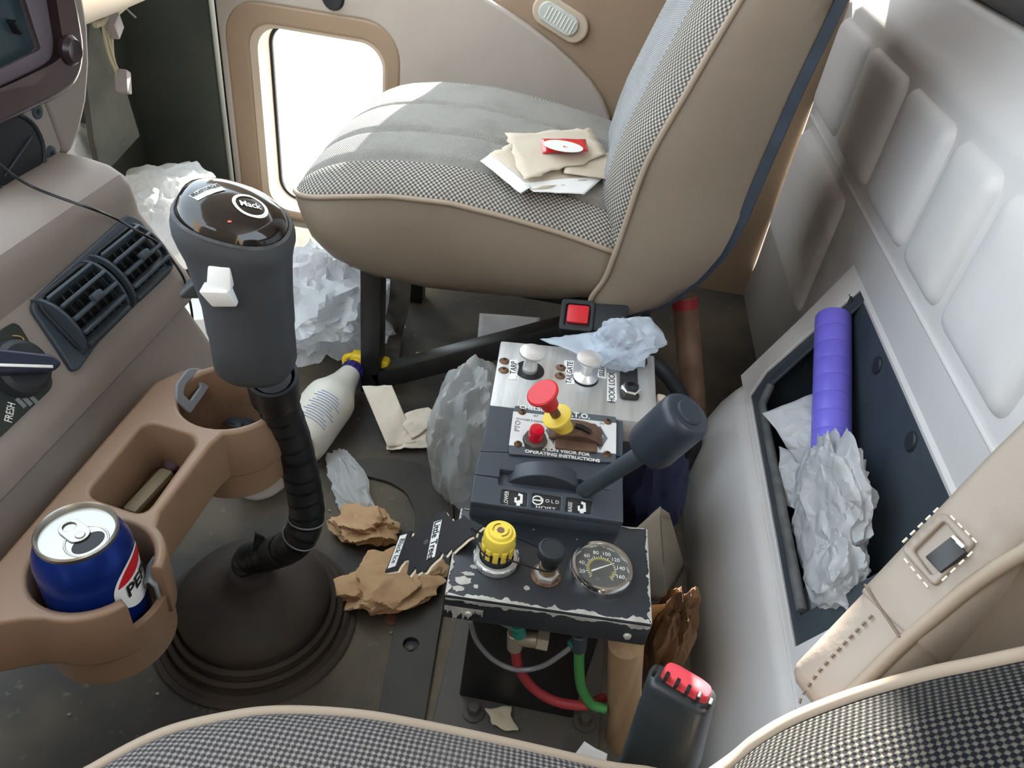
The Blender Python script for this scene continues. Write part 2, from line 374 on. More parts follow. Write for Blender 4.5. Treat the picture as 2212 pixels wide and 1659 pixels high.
# ---------------------------------------------------------------- back wall
WX = .45
wb = bpy.data.objects.new('wall_back', None); COL.objects.link(wb); wb.location = (WX, .6, 0); st(wb); wb['label'] = 'pale beige moulded rear cab wall with quilted panels'
prof = [(WX,-.02),(WX,.66),(WX+.004,.672),(WX+.016,.684),(WX+.03,.698),(WX+.052,.735),(WX+.058,.742),(WX+.085,.748)]
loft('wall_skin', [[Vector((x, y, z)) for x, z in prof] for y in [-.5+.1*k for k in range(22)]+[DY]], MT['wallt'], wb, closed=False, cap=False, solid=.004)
rbox('rear_window_seal', (WX+.085, .6, .79), (.05, 2.2, .088), MT['slate'], wb, .012)
rbox('rear_window_pane', (WX+.09, .06, 1.11), (.006, .98, .56), MT['glass'], wb, 0)
rbox('rear_shade_panel', (WX+.09, 1.12, 1.11), (.03, 1.14, .56), MT['tan'], wb, .004)  # unseen panel added to keep skylight off the gap behind the seat
def pillow(name, y0, y1, z0, z1, h, m, parent, r=.022, x=WX, sh=0):
    rings = []
    for k, (ins, up) in enumerate(((0,0),(.004,h*.45),(.010,h*.8),(.020,h),(.05,h*1.12))):
        rr = max(r-ins*.6, .006)
        rings.append([Vector((x-up, p[0]+sh*(p[1]-z0), p[1])) for p in rrect(y0+ins, z0+ins, y1-ins, z1-ins, rr, 5)])
    return loft(name, rings, m, parent, ang=60)
z0, z1 = .472, .646
cols = [(-.06,.135),(.165,.355),(.385,.585),(.615,.805),(.832,.965),(.985,1.18),(1.197,1.425),(1.445,1.66)]
cols = [(.18,.38),(.40,.60),(.62,.812),(.835,.968),(.985,1.185),(1.205,1.425),(1.447,1.66)]
cols = [(.19,.385),(.405,.60),(.622,.815),(.838,.975),(.995,1.19),(1.21,1.425),(1.447,1.66)]
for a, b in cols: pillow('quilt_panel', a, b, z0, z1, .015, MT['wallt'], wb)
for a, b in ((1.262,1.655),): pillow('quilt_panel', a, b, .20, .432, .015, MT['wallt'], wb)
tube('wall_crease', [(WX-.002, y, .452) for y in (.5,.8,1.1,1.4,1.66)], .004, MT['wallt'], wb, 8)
# raised storage housing below the quilting
BY = 1.085
hp = [(.268,-.01),(.283,.06),(.302,.12),(.318,.150),(.331,.168)]
hs = .119/.21
rings = []
for y in [-.35+.12*k for k in range(12)]+[1.03,1.06,BY]:
    e = max(0, (y-1.03)/(BY-1.03)); sh = .03*e*e
    rings.append([Vector((x+sh, y, z)) for x, z in hp])
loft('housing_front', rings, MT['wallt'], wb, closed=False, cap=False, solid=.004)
fu = Vector((.119,0,.222)).normalized(); fo = Vector((.331,0,.166)); FL = math.hypot(.119,.222)
# sloping face carries the pocket opening
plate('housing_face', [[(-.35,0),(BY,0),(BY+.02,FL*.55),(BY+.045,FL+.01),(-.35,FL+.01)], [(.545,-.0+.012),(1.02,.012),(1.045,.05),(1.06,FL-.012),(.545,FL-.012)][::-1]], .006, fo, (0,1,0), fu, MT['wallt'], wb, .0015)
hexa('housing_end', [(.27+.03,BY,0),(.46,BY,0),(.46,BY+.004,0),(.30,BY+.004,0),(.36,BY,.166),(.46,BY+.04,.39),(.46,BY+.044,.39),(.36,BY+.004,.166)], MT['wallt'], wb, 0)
# the black pocket itself
pk = MT['slate']
po = lambda x, y, z: Vector((x, y, z))
pocket = mesh('pocket_liner', [po(.448,.54,.37),po(.448,1.065,.37),po(.440,1.04,.03),po(.440,.54,.03),po(.352,1.02,.03),po(.352,.54,.03),po(.340,1.025,.172),po(.340,.54,.172)],
     [(0,1,2,3),(3,2,4,5),(5,4,6,7),(1,6,4,2),(0,3,5,7)], pk, wb, smooth=False, solid=.003)
fn = fu.cross(Vector((0,1,0)))
plate('pocket_frame', [[(.53,-.006),(1.032,-.006),(1.066,.03),(1.10,FL-.012),(1.112,FL+.016),(1.085,FL+.012),(.53,FL+.010)],[(.585,.024),(.99,.024),(1.012,.045),(1.035,FL-.004),(.585,FL-.004)][::-1]], .006, fo-fn*.005, (0,1,0), fu, pk, wb, .002)
tube('pocket_lip', [fo+fu*.026-fn*.008+Vector((0,y,0)) for y in (.59,.75,.9,.985)]+[fo+fu*.05-fn*.006+Vector((0,1.012,0))], .007, mat('scuffed_lip', (108,110,110), .6, c2=(80,82,84), ns=40), wb, 8)
for u, v in ((1897,790),(1970,955),(1834,652)):
    q = at(u, v, x=.447 if u > 1850 else .440); lathe('liner_screw', [(0,.003),(.011,.003),(.013,.001),(.013,0)], q-Vector((.001,0,0)), (-1,0,0), MT['blk'], wb, 18)
# ================================================================== passenger seat
coarse = weave('seat_weave_coarse', (84,82,80), (190,184,174), .0075, .0075)
fine = weave('seat_weave_fine', (124,122,118), (178,175,168), .0042, .003, thr=(-.6,.6))
backw = weave('seat_weave_back', (126,128,130), (190,192,192), .004, .006, diag=True, mott=(132,133,133))
ps = thing('passenger_chair', (-.15, 1.22, 0), 'grey woven passenger seat with tan vinyl sides and litter on it', 'seat')
ZP = [(-.428,.386),(-.422,.389),(-.349,.407),(-.265,.423),(-.181,.428),(-.098,.422),(-.013,.412),(.065,.397),(.12,.39)]
ZB = [(-.428,.384),(-.415,.362),(-.394,.319),(-.353,.281),(-.307,.267),(-.21,.262),(-.093,.272),(-.001,.283),(.047,.30),(.12,.30)]
Y0, Y1 = 1.0, 1.445
seams = (1.062, 1.135, 1.25, 1.365)
XS = [-.428,-.4265,-.422,-.415,-.405,-.392,-.375,-.355,-.33]+[-.30+.03*k for k in range(15)]
def yn(x):                                    # plan rounding of the front corners
    e = max(0, (-.36-x)/.068); return .05*(1-math.sqrt(max(0, 1-e*e)))
def ztop(x, y):
    a, b = Y0+yn(x), Y1-yn(x); t = min(1, max(0, (y-a)/(b-a))); w = (1-(2*t-1)**2)
    g = math.sqrt(max(0, 1-max(0, (-.315-x)/.113)**2))
    c = (.062*max(0,w)**.62+.018*math.exp(-((t-.86)/.12)**2))*g
    d = sum(.009*math.exp(-((y-s)/.006)**2) for s in seams[:3])*g + .004*math.exp(-((x+.095)/.005)**2)*(1 if 1.05 < y < 1.37 else 0)
    return interp(ZP, x)+c-d
bounds = (None,)+seams+(None,)
mats = [coarse, fine, fine, fine, coarse]
for i in range(5):
    rings = []
    for x in XS:
        a = Y0+yn(x) if i == 0 else bounds[i]; b = Y1-yn(x) if i == 4 else bounds[i+1]; n = 22
        r = []
        for k in range(n+1):
            t = k/n
            if i == 0: t = t*t
            if i == 4: t = 1-(1-t)**2
            y = min(max(a+(b-a)*t, Y0+yn(x)), Y1-yn(x)); r.append(Vector((x, y, ztop(x, y))))
        rings.append(r)
    loft('cushion_panel', rings, mats[i], ps, closed=False, cap=False, ang=70)
rings = []
for x in XS:
    zp, zb = interp(ZP, x), interp(ZB, x); a, b = Y0+yn(x), Y1-yn(x); h = zp-zb; k = min(1, h/.1)
    rings.append([Vector(p) for p in ((x,a,zp),(x,a-.008*k,zp-h*.2),(x,a-.013*k,zp-h*.42),(x,a-.010*k,zp-h*.65),(x,a+.004*k,zp-h*.85),(x,a+.03*k,zb),(x,(a+b)/2,zb),(x,b-.03*k,zb),(x,b+.006*k,zp-h*.6),(x,b,zp))])
loft('cushion_side', rings, MT['vinyl'], ps, closed=False, cap=False, ang=70)
path = [(x, Y0+yn(x)-.001, interp(ZP,x)) for x in XS[::-1]]
tube('piping', spline(path, 2)+[Vector((-.4285, y, .386)) for y in (1.08,1.15,1.25,1.35)]+[Vector((x, Y1-yn(x)+.001, interp(ZP,x))) for x in XS], .0042, MT['pipe'], ps, 8)
# backrest
XF = [(.299,.085),(.312,.048),(.33,.050),(.36,.062),(.40,.068),(.45,.074),(.535,.084),(.633,.112),(.744,.146),(.9,.200),(1.06,.255)]
XB = [(.297,.092),(.312,.125),(.33,.157),(.38,.193),(.43,.217),(.47,.224),(.53,.228),(.65,.238),(.76,.252),(.9,.278),(1.06,.31)]
ZS = [.299,.305,.314,.325,.34,.36,.38,.40,.425,.45,.48,.51]+[.55+.03*k for k in range(16)]+[1.02,1.045,1.06]
def xfr(z, y):
    t = (y-Y0)/(Y1-Y0); w = max(0, 1-(2*t-1)**2); b = .060*w**.55 - .020*math.exp(-((t-.5)/.28)**2)
    g = min(1, max(0, (z-.40)/.05)); d = .004*sum(math.exp(-((y-s)/.005)**2) for s in (1.09,1.355))
    return interp(XF, z)-(b*(.25+.75*g))+d
for i, (a, b) in enumerate(((Y0,1.09),(1.09,1.355),(1.355,Y1))):
    rings = []
    for z in [q for q in ZS if q >= .36]:
        r = []
        for k in range(19):
            t = k/18; t = t*t if i == 0 else 1-(1-t)**2 if i == 2 else t
            y = a+(b-a)*t; r.append(Vector((xfr(z, y), y, z)))
        rings.append(r)
    loft('backrest_panel', rings, (coarse, backw, coarse)[i], ps, closed=False, cap=False, ang=70)
rings = []
for z in ZS:
    f, bk_ = interp(XF, z), interp(XB, z); w = max(bk_-f, .002); e = min(.012, w*.2)
    g = .016*min(1, max(0, (.50-z)/.10)); rings.append([Vector(p) for p in ((f,Y0-g,z),(f+w*.15,Y0-e*.7-g,z),(f+w*.45,Y0-e-g,z),(f+w*.8,Y0-e*.6-g,z),(bk_,Y0+.004-g,z),(bk_,Y1-.004,z),(f+w*.5,Y1+e,z),(f,Y1,z))])
loft('backrest_side', rings, MT['vinyl'], ps, closed=False, cap=False, ang=60)
rings = []
for z in ZS:
    bk_ = interp(XB, z); x = bk_+.0
    rings.append([Vector(p) for p in ((x-.002,Y0+.001,z-.004),(x+.012,Y0+.002,z-.006),(x+.018,Y0+.02,z-.006),(x+.02,Y1-.02,z-.006),(x+.012,Y1-.002,z-.006),(x-.002,Y1-.002,z-.004))])
loft('back_shell', rings, mat('slate_shell', (58,70,84), .7, c2=(48,56,66), ns=20), ps, ang=50)
tube('piping', spline([(interp(XF,z)-.001, Y0-.002-.016*min(1, max(0, (.50-z)/.10)), z) for z in (.312,.33,.36,.40,.45,.535,.633,.744,.9,1.06)], 4), .004, MT['pipe'], ps, 8)
# steel stand
fp = ps
rbox('leg', (-.312,1.07,.135), (.036,.036,.27), MT['steelblk'], fp, .003)
a, b = Vector((-.305,1.07,.028)), Vector((.10,1.07,.250))
rbox('brace', (a+b)/2, ((b-a).length,.036,.036), MT['steelblk'], fp, .003, ux=b-a, uy=(0,1,0))
rbox('leg', (.12,1.07,.15), (.036,.036,.30), MT['steelblk'], fp, .003)
for y in (1.40,): rbox('leg', (-.312,y,.135), (.036,.036,.27), MT['steelblk'], fp, .003)
rbox('leg', (.12,1.40,.15), (.036,.036,.30), MT['steelblk'], fp, .003)
rbox('top_rail', (-.1,1.07,.275), (.50,.034,.03), MT['steelblk'], fp, .003)
rbox('top_rail', (-.1,1.40,.275), (.50,.034,.03), MT['steelblk'], fp, .003)
for p in ((-.312,1.07),(.12,1.07),(-.312,1.40),(.12,1.40)): pass
# bent slide bracket behind the leg with its bolt
q = [at(u, v, y=1.20) for u, v in ((866,600),(862,655),(852,700))]+[at(846,726,z=.03), at(842,760,z=.006), at(836,800,z=.004)]
fr = frames(spline(q, 4)); wv = Vector((1,0,0))
loft('slide_bracket', [[p-wv*.020, p+wv*.020, p+wv*.020+Vector((0,.004,-.001)), p-wv*.020+Vector((0,.004,-.001))] for p, u, w in fr], mat('worn_grey_steel', (122,118,110), .5, .4, c2=(58,54,50), ns=20), ps)
bq = at(848,712,z=.045); lathe('bolt', [(0,.012),(.010,.012),(.012,.008),(.012,0)], bq, (0,-.5,1), MT['floorb'], ps, 6)
# seat-belt buckle hanging between seat and brace
pb = thing('seat_belt_buckle', at(1260,690,y=.955), 'black seat belt buckle with red button under the passenger seat', 'buckle')
bx, by = Vector((1,.0,.10)).normalized(), Vector((0,.86,.5)).normalized()
o = at(1262,694,y=.955); BN = bx.cross(by); BN = BN if BN.dot(EYE-o) > 0 else -BN
hexa('body', [o+bx*a+by.cross(bx)*0+by*b+BN*c for c in (-.016,.014) for a, b in ((-.034,-.022),(.062,-.020),(.062,.028),(-.034,.024))], MT['blk'], pb, .005)
plate('shroud', [rrect(-.036,-.026,.014,.026,.006), rrect(-.028,-.019,.008,.018,.004)[::-1]], .010, o+BN*.008, bx, by if bx.cross(by).dot(BN) > 0 else -by, MT['blk'], pb, .002)
b0, b1 = o+bx*.055, Vector((.105,1.045,.27)); rbox('strap', (b0+b1)/2, ((b1-b0).length+.02,.03,.006), MT['blk'], pb, .002, ux=b1-b0, uy=by)
rbox('button', o-bx*.010+BN*.018, (.032,.030,.008), MT['red'], pb, .003, ux=bx, uy=by)
# ================================================================== dashboard
db = thing('dashboard', (-.45, .3, .12), 'beige moulded dashboard pod with black air vents', 'dashboard')
DP = [(-.57,.20),(-.47,.335),(-.372,.345),(-.366,.355),(-.380,.385),(-.398,.418),(-.402,.430),(-.389,.433),(-.384,.440),(-.385,.455),(-.389,.466),(-.396,.475),(-.413,.501),(-.430,.527),(-.4325,.545),(-.434,.557),(-.440,.567),(-.452,.574),(-.475,.578),(-.52,.579),(-.60,.579),(-.60,.20)]
cxz = (-.50, .36)
rings = []
for y, k in [(-.45+.107*i, 0) for i in range(11)]+[(.640,0),(.648,.02),(.653,.05),(.655,.09)]:
    rings.append([Vector((x+(cxz[0]-x)*k, y, z+(cxz[1]-z)*k*.6)) for x, z in DP])
loft('pod', rings, MT['dash'], db, ang=25)
VO = Vector((-.396,0,.475)); VU = Vector((-.034,0,.052)).normalized(); VX = Vector((0,1,0)); VN = VX.cross(VU)
def onv(u, v, off=0): p = atp(u, v, VO+VN*off, VN); return (p.y, (p-VO).dot(VU))
V3 = lambda y, s, h=0: VO+VX*y+VU*s+VN*h
# double air vent
vp = plate('vent_panel', [roundpoly([onv(*q) for q in ((58,668),(75,640),(268,466),(296,478),(372,575),(350,600),(205,745),(165,802),(150,806),(110,745))], .006)], .005, VO, VX, VU, MT['slate'], db, .0015)
slat0 = {}
for (yc, hw) in ((.5075,.0335),(.5855,.0335)):
    sc = .031
    vt = plate('air_vent', [rrect(yc-hw-.004, sc-.029, yc+hw+.004, sc+.029, .012), rrect(yc-hw, sc-.026, yc+hw, sc+.026, .010)[::-1]], .004, VO+VN*.005, VX, VU, MT['blk'], db, .001)
    rbox('duct', V3(yc, sc, .0055), (hw*2, .052, .001), mat('vent_dark', (14,15,16), .8) if 'd' not in slat0 else slat0['d'], vt, 0, ux=VX, uy=VU)
    slat0.setdefault('d', bpy.data.materials['vent_dark'])
    for k in range(6):
        yy = yc-hw+.011*(k+.6); rbox('vane', V3(yy, sc, .009), (.0014,.048,.007), MT['blk'], vt, .0004, ux=VX, uy=VU)
    for k in range(5):
        ph = math.radians(-56+28*k); c = V3(yc, sc+.027*math.sin(ph), .004+.016*math.cos(ph)); rad = VU*math.sin(ph)+VN*math.cos(ph)
        rbox('slat', c, (hw*2-.004, .0085, .0034), MT['slate'], vt, .001, ux=VX, uy=(rad*.75+VN*.25))
    for sgn in (-1, 1):
        prof = [(sc+.030*math.cos(math.radians(a)), .002+.020*math.sin(math.radians(a))) for a in range(0, 181, 12)]
        inn = [(sc+.024*math.cos(math.radians(a)), .002+.013*math.sin(math.radians(a))) for a in range(0, 181, 12)]
        plate('cheek', [prof+inn[::-1] if (sgn > 0 or yc > .55) else prof], .003, V3(yc+sgn*hw-.0015, 0, 0), VU, VN, MT['slate'], vt, .0008)
    rbox('thumb_tab', V3(yc+.002, sc+.003, .024), (.013,.0075,.007), MT['slate'], vt, .0018, ux=VX, uy=VU)
# heater control panel
hp_ = plate('heater_panel', [roundpoly([onv(*q) for q in ((-70,780),(0,712),(26,698),(40,705),(112,822),(108,842),(0,945),(-80,1010))], .008)], .002, VO, VX, VU, mat('green_black_panel', (34,42,38), .45, c2=(42,48,44), ns=20), db, .0006)
k0 = onv(34, 800); kc = V3(k0[0], k0[1], .002)
lathe('knob', [(0,.012),(.018,.012),(.022,.009),(.024,0)], kc, VN, MT['blk'], hp_, 28)
kd = (VX*.62-VU*.50).normalized(); kb = plate('knob_bar', [roundpoly([(-.045,-.011),(.016,-.007),(.024,0),(.016,.007),(-.045,.011)], .006)], .012, kc+VN*.010, kd, VN.cross(kd), mat('blue_black_plastic', (40,44,62), .35), hp_, .003)
rbox('pointer', kc+VN*.0225+kd*(-.012)-VN.cross(kd)*.004, (.05,.0024,.0012), MT['wink'], hp_, .0004, ux=kd, uy=VN.cross(kd))
p0 = onv(18, 893); text('FRESH', .0085, V3(p0[0], p0[1], .002), (VX*.62+VU*.38), VU-VX*.4, MT['wink'], hp_, sx=.7)
p0 = onv(52, 862)
for i in range(3):
    rbox('symbol', V3(p0[0]-.006+.005*i, p0[1]-.002*i, .0022), (.0035,.009,.0006), MT['greyink'], hp_, 0, ux=VX, uy=VU)
p0 = onv(80, 818); rbox('symbol', V3(p0[0], p0[1], .0022), (.005,.003,.0006), MT['wink'], hp_, 0, ux=VX, uy=VU)
p0 = onv(36, 740); tube('symbol', [V3(p0[0]+.005*math.sin(t*.8), p0[1]-.006+.003*t, .0026) for t in range(5)], .0006, mat('orange_ink', (190,150,100), .6), hp_, 6)
# ---------------------------------------------------------------- upper module (radio housing)
MXp = -.50
mp = lambda L, x=MXp: [(at(u, v, x=x).y, at(u, v, x=x).z) for u, v in L]
rm = thing('radio_housing', (-.55, .6, .576), 'beige radio housing with maroon bezel and round vent', 'radio')
plate('face_plate', [roundpoly(mp([(-90,500),(0,424),(128,342),(136,322),(88,190),(60,170),(-90,240)]), .008)], .05, (MXp-.05,0,0), (0,1,0), (0,0,1), MT['dash'], rm, .004)
plate('bezel', [roundpoly(mp([(-80,296),(0,258),(100,210),(140,184),(156,150),(161,100),(150,30),(132,-50),(-80,-50)]), .014), roundpoly(mp([(-80,225),(0,192),(92,148),(116,128),(120,95),(96,-50),(-80,-50)]), .012)[::-1]], .022, (MXp-.010,0,0), (0,1,0), (0,0,1), mat('maroon_bezel', (74,54,56), .28, c2=(52,40,46), ns=9, coat=.3), rm, .006)
plate('screen_surround', [roundpoly(mp([(-80,225),(0,192),(92,148),(116,128),(120,95),(96,-50),(-80,-50)]), .012), roundpoly(mp([(-80,200),(0,160),(84,118),(94,108),(44,-50),(-80,-50)]), .004)[::-1]], .010, (MXp-.010,0,0), (0,1,0), (0,0,1), mat('grey_surround', (112,104,112), .5), rm, .003)
scr = plate('screen', [mp([(-80,200),(0,160),(84,118),(94,108),(44,-50),(-80,-50)])], .006, (MXp-.014,0,0), (0,1,0), (0,0,1), mat('dusty_screen', (50,66,72), .3, c2=(92,104,106), ns=16, lo=.5, hi=.8), rm)
a, b = at(2,164,x=MXp-.005), at(88,124,x=MXp-.005); tube('screen_edge', [a, b], .0018, MT['greyink'], rm, 6)
a, b = at(20,44,x=MXp-.006), at(36,72,x=MXp-.006); rbox('slot', (a+b)/2, ((b-a).length,.012,.004), MT['blk'], rm, .001, ux=b-a, uy=(1,0,0)); rbox('slot_bar', (a+b)/2+Vector((.002,0,0)), ((b-a).length*.8,.003,.003), MT['rim'], rm, .0008, ux=b-a, uy=(1,0,0))
q = at(146,108,x=MXp+.01); lathe('bezel_knob', [(0,.006),(.010,.008),(.0135,.004),(.0135,0)], q, (1,0,0), mat('maroon_dark', (44,34,40), .25), rm, 20)
# curved beige wing beside the bezel
wo = mp([(160,-60),(183,0),(193,60),(196,140),(190,220),(174,290),(158,326),(150,335),(140,330),(128,290),(104,222),(140,190),(158,152),(163,100),(152,30),(134,-60)], MXp)
plate('wing', [wo], .055, (MXp-.055,0,0), (0,1,0), (0,0,1), MT['dash'], rm, .006)
q = at(36,332,x=MXp); cv = lathe('round_vent', [(0,.004),(.030,.005),(.0335,.004),(.0345,0)], q-Vector((.001,.004,0)), (1,0,0), mat('vent_black', (20,26,30), .55), rm, 36)
rbox('vent_blade', q+Vector((.0045,-.004,.0)), (.001,.05,.0015), MT['slate'], cv, 0, ux=(1,0,0), uy=(0,.8,.35))
tube('vent_ring', [q+Vector((.003,-.004,0))+Vector((0,math.cos(t*math.pi/14),math.sin(t*math.pi/14)))*.0355 for t in range(28)], .0022, MT['blk'], cv, 8, loop=True)
for u, v in ((80,241),(110,331)):
    q = at(u, v, x=MXp); s_ = lathe('screw', [(0,.0012),(.005,.0016),(.0068,.001),(.0072,0)], q, (1,0,0), MT['slate'], rm, 18)
    lathe('screw_socket', [(0,.0006),(.0022,.0006),(.0024,0)], q+Vector((.0013,0,0)), (1,0,0), MT['ink'], s_, 6)
# passenger-side dash roll beyond
pdp = [(-.80,.60),(-.775,.573),(-.75,.562),(-.735,.575),(-.73,.62),(-.74,.70),(-.80,.78),(-1.04,.80),(-1.04,.62)]
pdash = thing('passenger_dash', (-.88, 1.2, .56), 'cream rounded dash panel above the passenger footwell', 'dashboard')
loft('roll', [[Vector((x-.06*max(0,(y-1.1)), y, z-.0)) for x, z in pdp] for y in (.66,.8,1.0,1.2,1.4,1.55,DY-.03)], MT['rim'], pdash, ang=50)
# loose wiring
wh = thing('loose_wiring', at(262,170,x=-.86), 'loose pale wires with connector dangling below the dash', 'wiring')
for k, (L) in enumerate((((222,52),(226,80),(235,120),(252,160)),((228,52),(234,85),(244,125),(256,158)),((243,60),(242,95),(246,130),(258,162)))):
    tube('wire', spline([at(u, v, x=-.86) for u, v in L], 5), .0028, mat('cream_wire', (176,166,138), .6) if k == 0 else bpy.data.materials['cream_wire'], wh, 7)
rbox('connector', at(266,177,x=-.855), (.022,.028,.04), mat('grey_connector', (150,142,140), .5), wh, .003, ux=(1,.3,0), uy=(0,1,-.5))
rbox('connector', at(246,56,x=-.855), (.02,.035,.03), bpy.data.materials['grey_connector'], wh, .003, ux=(1,.2,0), uy=(0,1,.4))
tube('wire', spline([at(u, v, x=-.86) for u, v in ((205,55),(232,44),(262,20),(280,5))], 5), .005, bpy.data.materials['cream_wire'], wh, 7)
tube('wire', spline([at(u, v, x=-.86) for u, v in ((272,18),(284,30),(293,38))], 5), .0018, MT['greyink'], wh, 7)
# thin black lead draped over the pod
pts = [at(-20,340,x=-.488), at(0,356,x=-.484), at(30,380,x=-.478), at(70,404,z=.583), at(130,428,z=.582), at(200,452,z=.579), at(250,473,x=-.424), at(300,502,x=-.404), at(340,525,x=-.396), at(372,562,x=-.388), at(396,600,x=-.380), at(408,640,y=.652), at(416,690,y=.665), at(414,735,y=.69)]
tag(tube('antenna_lead', spline(pts, 6), .0013, MT['ink'], None, 7), 'thin black lead draped over the dash top past the vents', 'cable')
# ================================================================== cup-holder tray
ct = thing('cup_holder_tray', (-.33, .41, .33), 'tan plastic cup holder tray below the dash', 'tray')
TZ = .42; RL, RR = (-.3035,.3155), (-.292,.520)
arc = lambda c, r, a0, a1, n=18: [(c[0]+r*math.cos(math.radians(a0+(a1-a0)*k/n)), c[1]+r*math.sin(math.radians(a0+(a1-a0)*k/n))) for k in range(n+1)]
out = [(-.409,.20),(-.43,.25)]
out = [(-.366,.24)] + [(-.32,.262)] + arc(RL,.0505,-95,-33,8) + arc(RL,.042,-33,-352,36) + arc(RL,.0505,8,58,8) + [(-.281,.372),(-.278,.455)] + arc(RR,.053,-70,140,26) + [(-.352,.545),(-.366,.52),(-.366,.30)]
hole = roundpoly([(-.345,.374),(-.291,.366),(-.291,.452),(-.300,.462),(-.345,.468)], .012)
plate('tray_deck', [out, circ(RR[0],RR[1],.0455,32)[::-1], hole[::-1]], .058, (0,0,TZ-.058), (1,0,0), (0,1,0), MT['tray'], ct, .0035, ang=35)
for c, r in ((RL,.0420),(RR,.0455)):
    lathe('cup_well', [(0,.0),(r-.006,0),(r-.001,.006),(r+.0005,.05),(r+.006,.05),(r+.004,-.004),(0,-.006)], (c[0],c[1],TZ-.085), (0,0,1), MT['tray'], ct, 36)
rbox('pocket_floor', (-.318,.418,TZ-.062), (.062,.118,.006), MT['tray'], ct, .002)
rbox('pocket_step', (-.302,.405,TZ-.05), (.02,.08,.012), MT['dashlow'], ct, .003)
# rubber grip fingers
gm = mat('grey_grip', (128,132,138), .5)
q = at(408,838,z=TZ-.006); gn_ = (Vector((.75,.1,0))+(EYE-q).normalized()*.9).normalized(); fx = (at(432,808,z=TZ-.012)-at(388,868,z=TZ-.012)).normalized()
plate('grip_finger', [roundpoly([(-.022,-.016),(.022,-.016),(.026,.004),(.012,.014),(-.012,.014),(-.026,.004)], .004), roundpoly([(-.012,-.008),(.012,-.008),(.014,.002),(.006,.006),(-.006,.006),(-.014,.002)], .002)[::-1]],   .003, q, fx, gn_.cross(fx), gm, ct, .0008)
for a_ in (20, 150, 270):
    t = math.radians(a_); r = .042; d = Vector((math.cos(t), math.sin(t), 0)); sd = Vector((-d.y, d.x, 0)); b0 = Vector((RL[0], RL[1], TZ-.02))+d*r
    loft('grip_finger', [[b0+d*e+Vector((0,0,h))+sd*w for w in (-wd,-wd/2,0,wd/2,wd)] for e, h, wd in ((0,-.03,.013),(.0,.0,.013),(-.004,.006,.012),(-.008,.0,.009),(-.009,-.008,.007))], MT['slate'] if a_ != 20 else gm, ct, closed=False, cap=False, solid=.002)
tag(crumple('loose_wrapper', at(510,908,z=.345)+Vector((0,0,.004)), (.022,.014,.006), MT['slate'], None, 5, 3), 'dark scrap of wrapper at the bottom of the far cup holder', 'wrapper')
tag(rbox('lighter_stick', at(322,1062,z=.372), (.014,.055,.008), mat('dull_olive', (128,116,92), .5), None, .003, ux=(1,-.12,0), uy=(.12,1,0)), 'flat dull olive stick lying in the tray pocket', 'stick')
tag(crumple('dark_scrap', at(372,1000,z=.37), (.008,.010,.006), mat('plum_scrap', (80,58,62), .7), None, 9, 3, floor=.3622), 'small plum coloured scrap in the tray pocket', 'scrap')
# ---------------------------------------------------------------- drink can
CB = Vector((-.303,.311,.3395)); ca = thing('soda_can', CB, 'blue and silver soda can, opened, in the near cup holder', 'can')
blue = mat('can_blue', (24,58,150), .28, .6, c2=(18,44,120), ns=20); alu = mat('can_aluminium', (168,165,158), .38, 1.0)
lathe('body', [(.022,.0),(.025,.001),(.0325,.009),(.033,.013),(.033,.098),(.0322,.103),(.0285,.114),(.0268,.1172),(.024,.1120)], CB, (0,0,1), blue, ca, 48)
lathe('lid', [(.0,.1165),(.021,.1165),(.0225,.1150),(.0240,.1160),(.0250,.1205),(.0262,.1218),(.0272,.1205),(.0270,.1172)], CB, (0,0,1), alu, ca, 48)
tl = (at(140,1130,z=.46)-at(185,1165,z=.46)).normalized(); tw = Vector((-tl.y, tl.x, 0)); tz = CB+Vector((0,0,.1170))
plate('tab', [rrect(-.010,-.0075,.014,.0075,.0072), circ(.0075,0,.0045,16)[::-1]], .0012, tz+Vector((0,0,.0006))+tl*.001, tl, tw, alu, ca, .0003)
lathe('rivet', [(0,.0016),(.003,.0014),(.0036,0)], tz+Vector((0,0,.0014))-tl*.004, (0,0,1), alu, ca, 16)
plate('mouth', [circ(-.0125,0,.0075,24,.0115)], .0006, tz-Vector((0,0,.0002)), tl, tw, MT['ink'], ca)
lathe('mouth_rim', [(.0128,0),(.0134,.0006),(.0142,.0007),(.0148,0)], tz-tl*.0105, (0,0,1), alu, ca, 28)
def wrap(th0, r=.0332): return lambda x, y: CB+Vector((math.cos(th0+x/r)*r, math.sin(th0+x/r)*r, .073+y))
TH = math.radians(14)
def wrapstrip(name, xs, lo, hi, m, r):
    f = wrap(TH, r); nv = 8; V = [f(x, lo(x)+(hi(x)-lo(x))*k/nv) for x in xs for k in range(nv+1)]
    return mesh(name, V, [(i*(nv+1)+k, (i+1)*(nv+1)+k, (i+1)*(nv+1)+k+1, i*(nv+1)+k+1) for i in range(len(xs)-1) for k in range(nv)], m, ca)
OA, OB = .0265, .0255
ell = lambda x, a, b: b*math.sqrt(max(0, 1-(x/a)**2))
xs_ = [-OA*math.cos(math.pi*k/36) for k in range(37)]
wrapstrip('logo_white', xs_, lambda x: -ell(x, OA, OB), lambda x: ell(x, OA, OB), MT['wink'], .0333)
xr_ = [x*.84 for x in xs_]
wrapstrip('logo_red', xr_, lambda x: min(.0085+.0015*math.sin(x*90), ell(x, OA*.9, OB*.9)), lambda x: ell(x, OA*.9, OB*.9), mat('can_red', (190,28,40), .35), .0335)
text('PEPSI', .0172, None, None, None, MT['ink'], ca, bend=lambda x, y: wrap(TH, .0343)(x, y-.002), sx=.95, bold=.0004, name='logo_lettering')
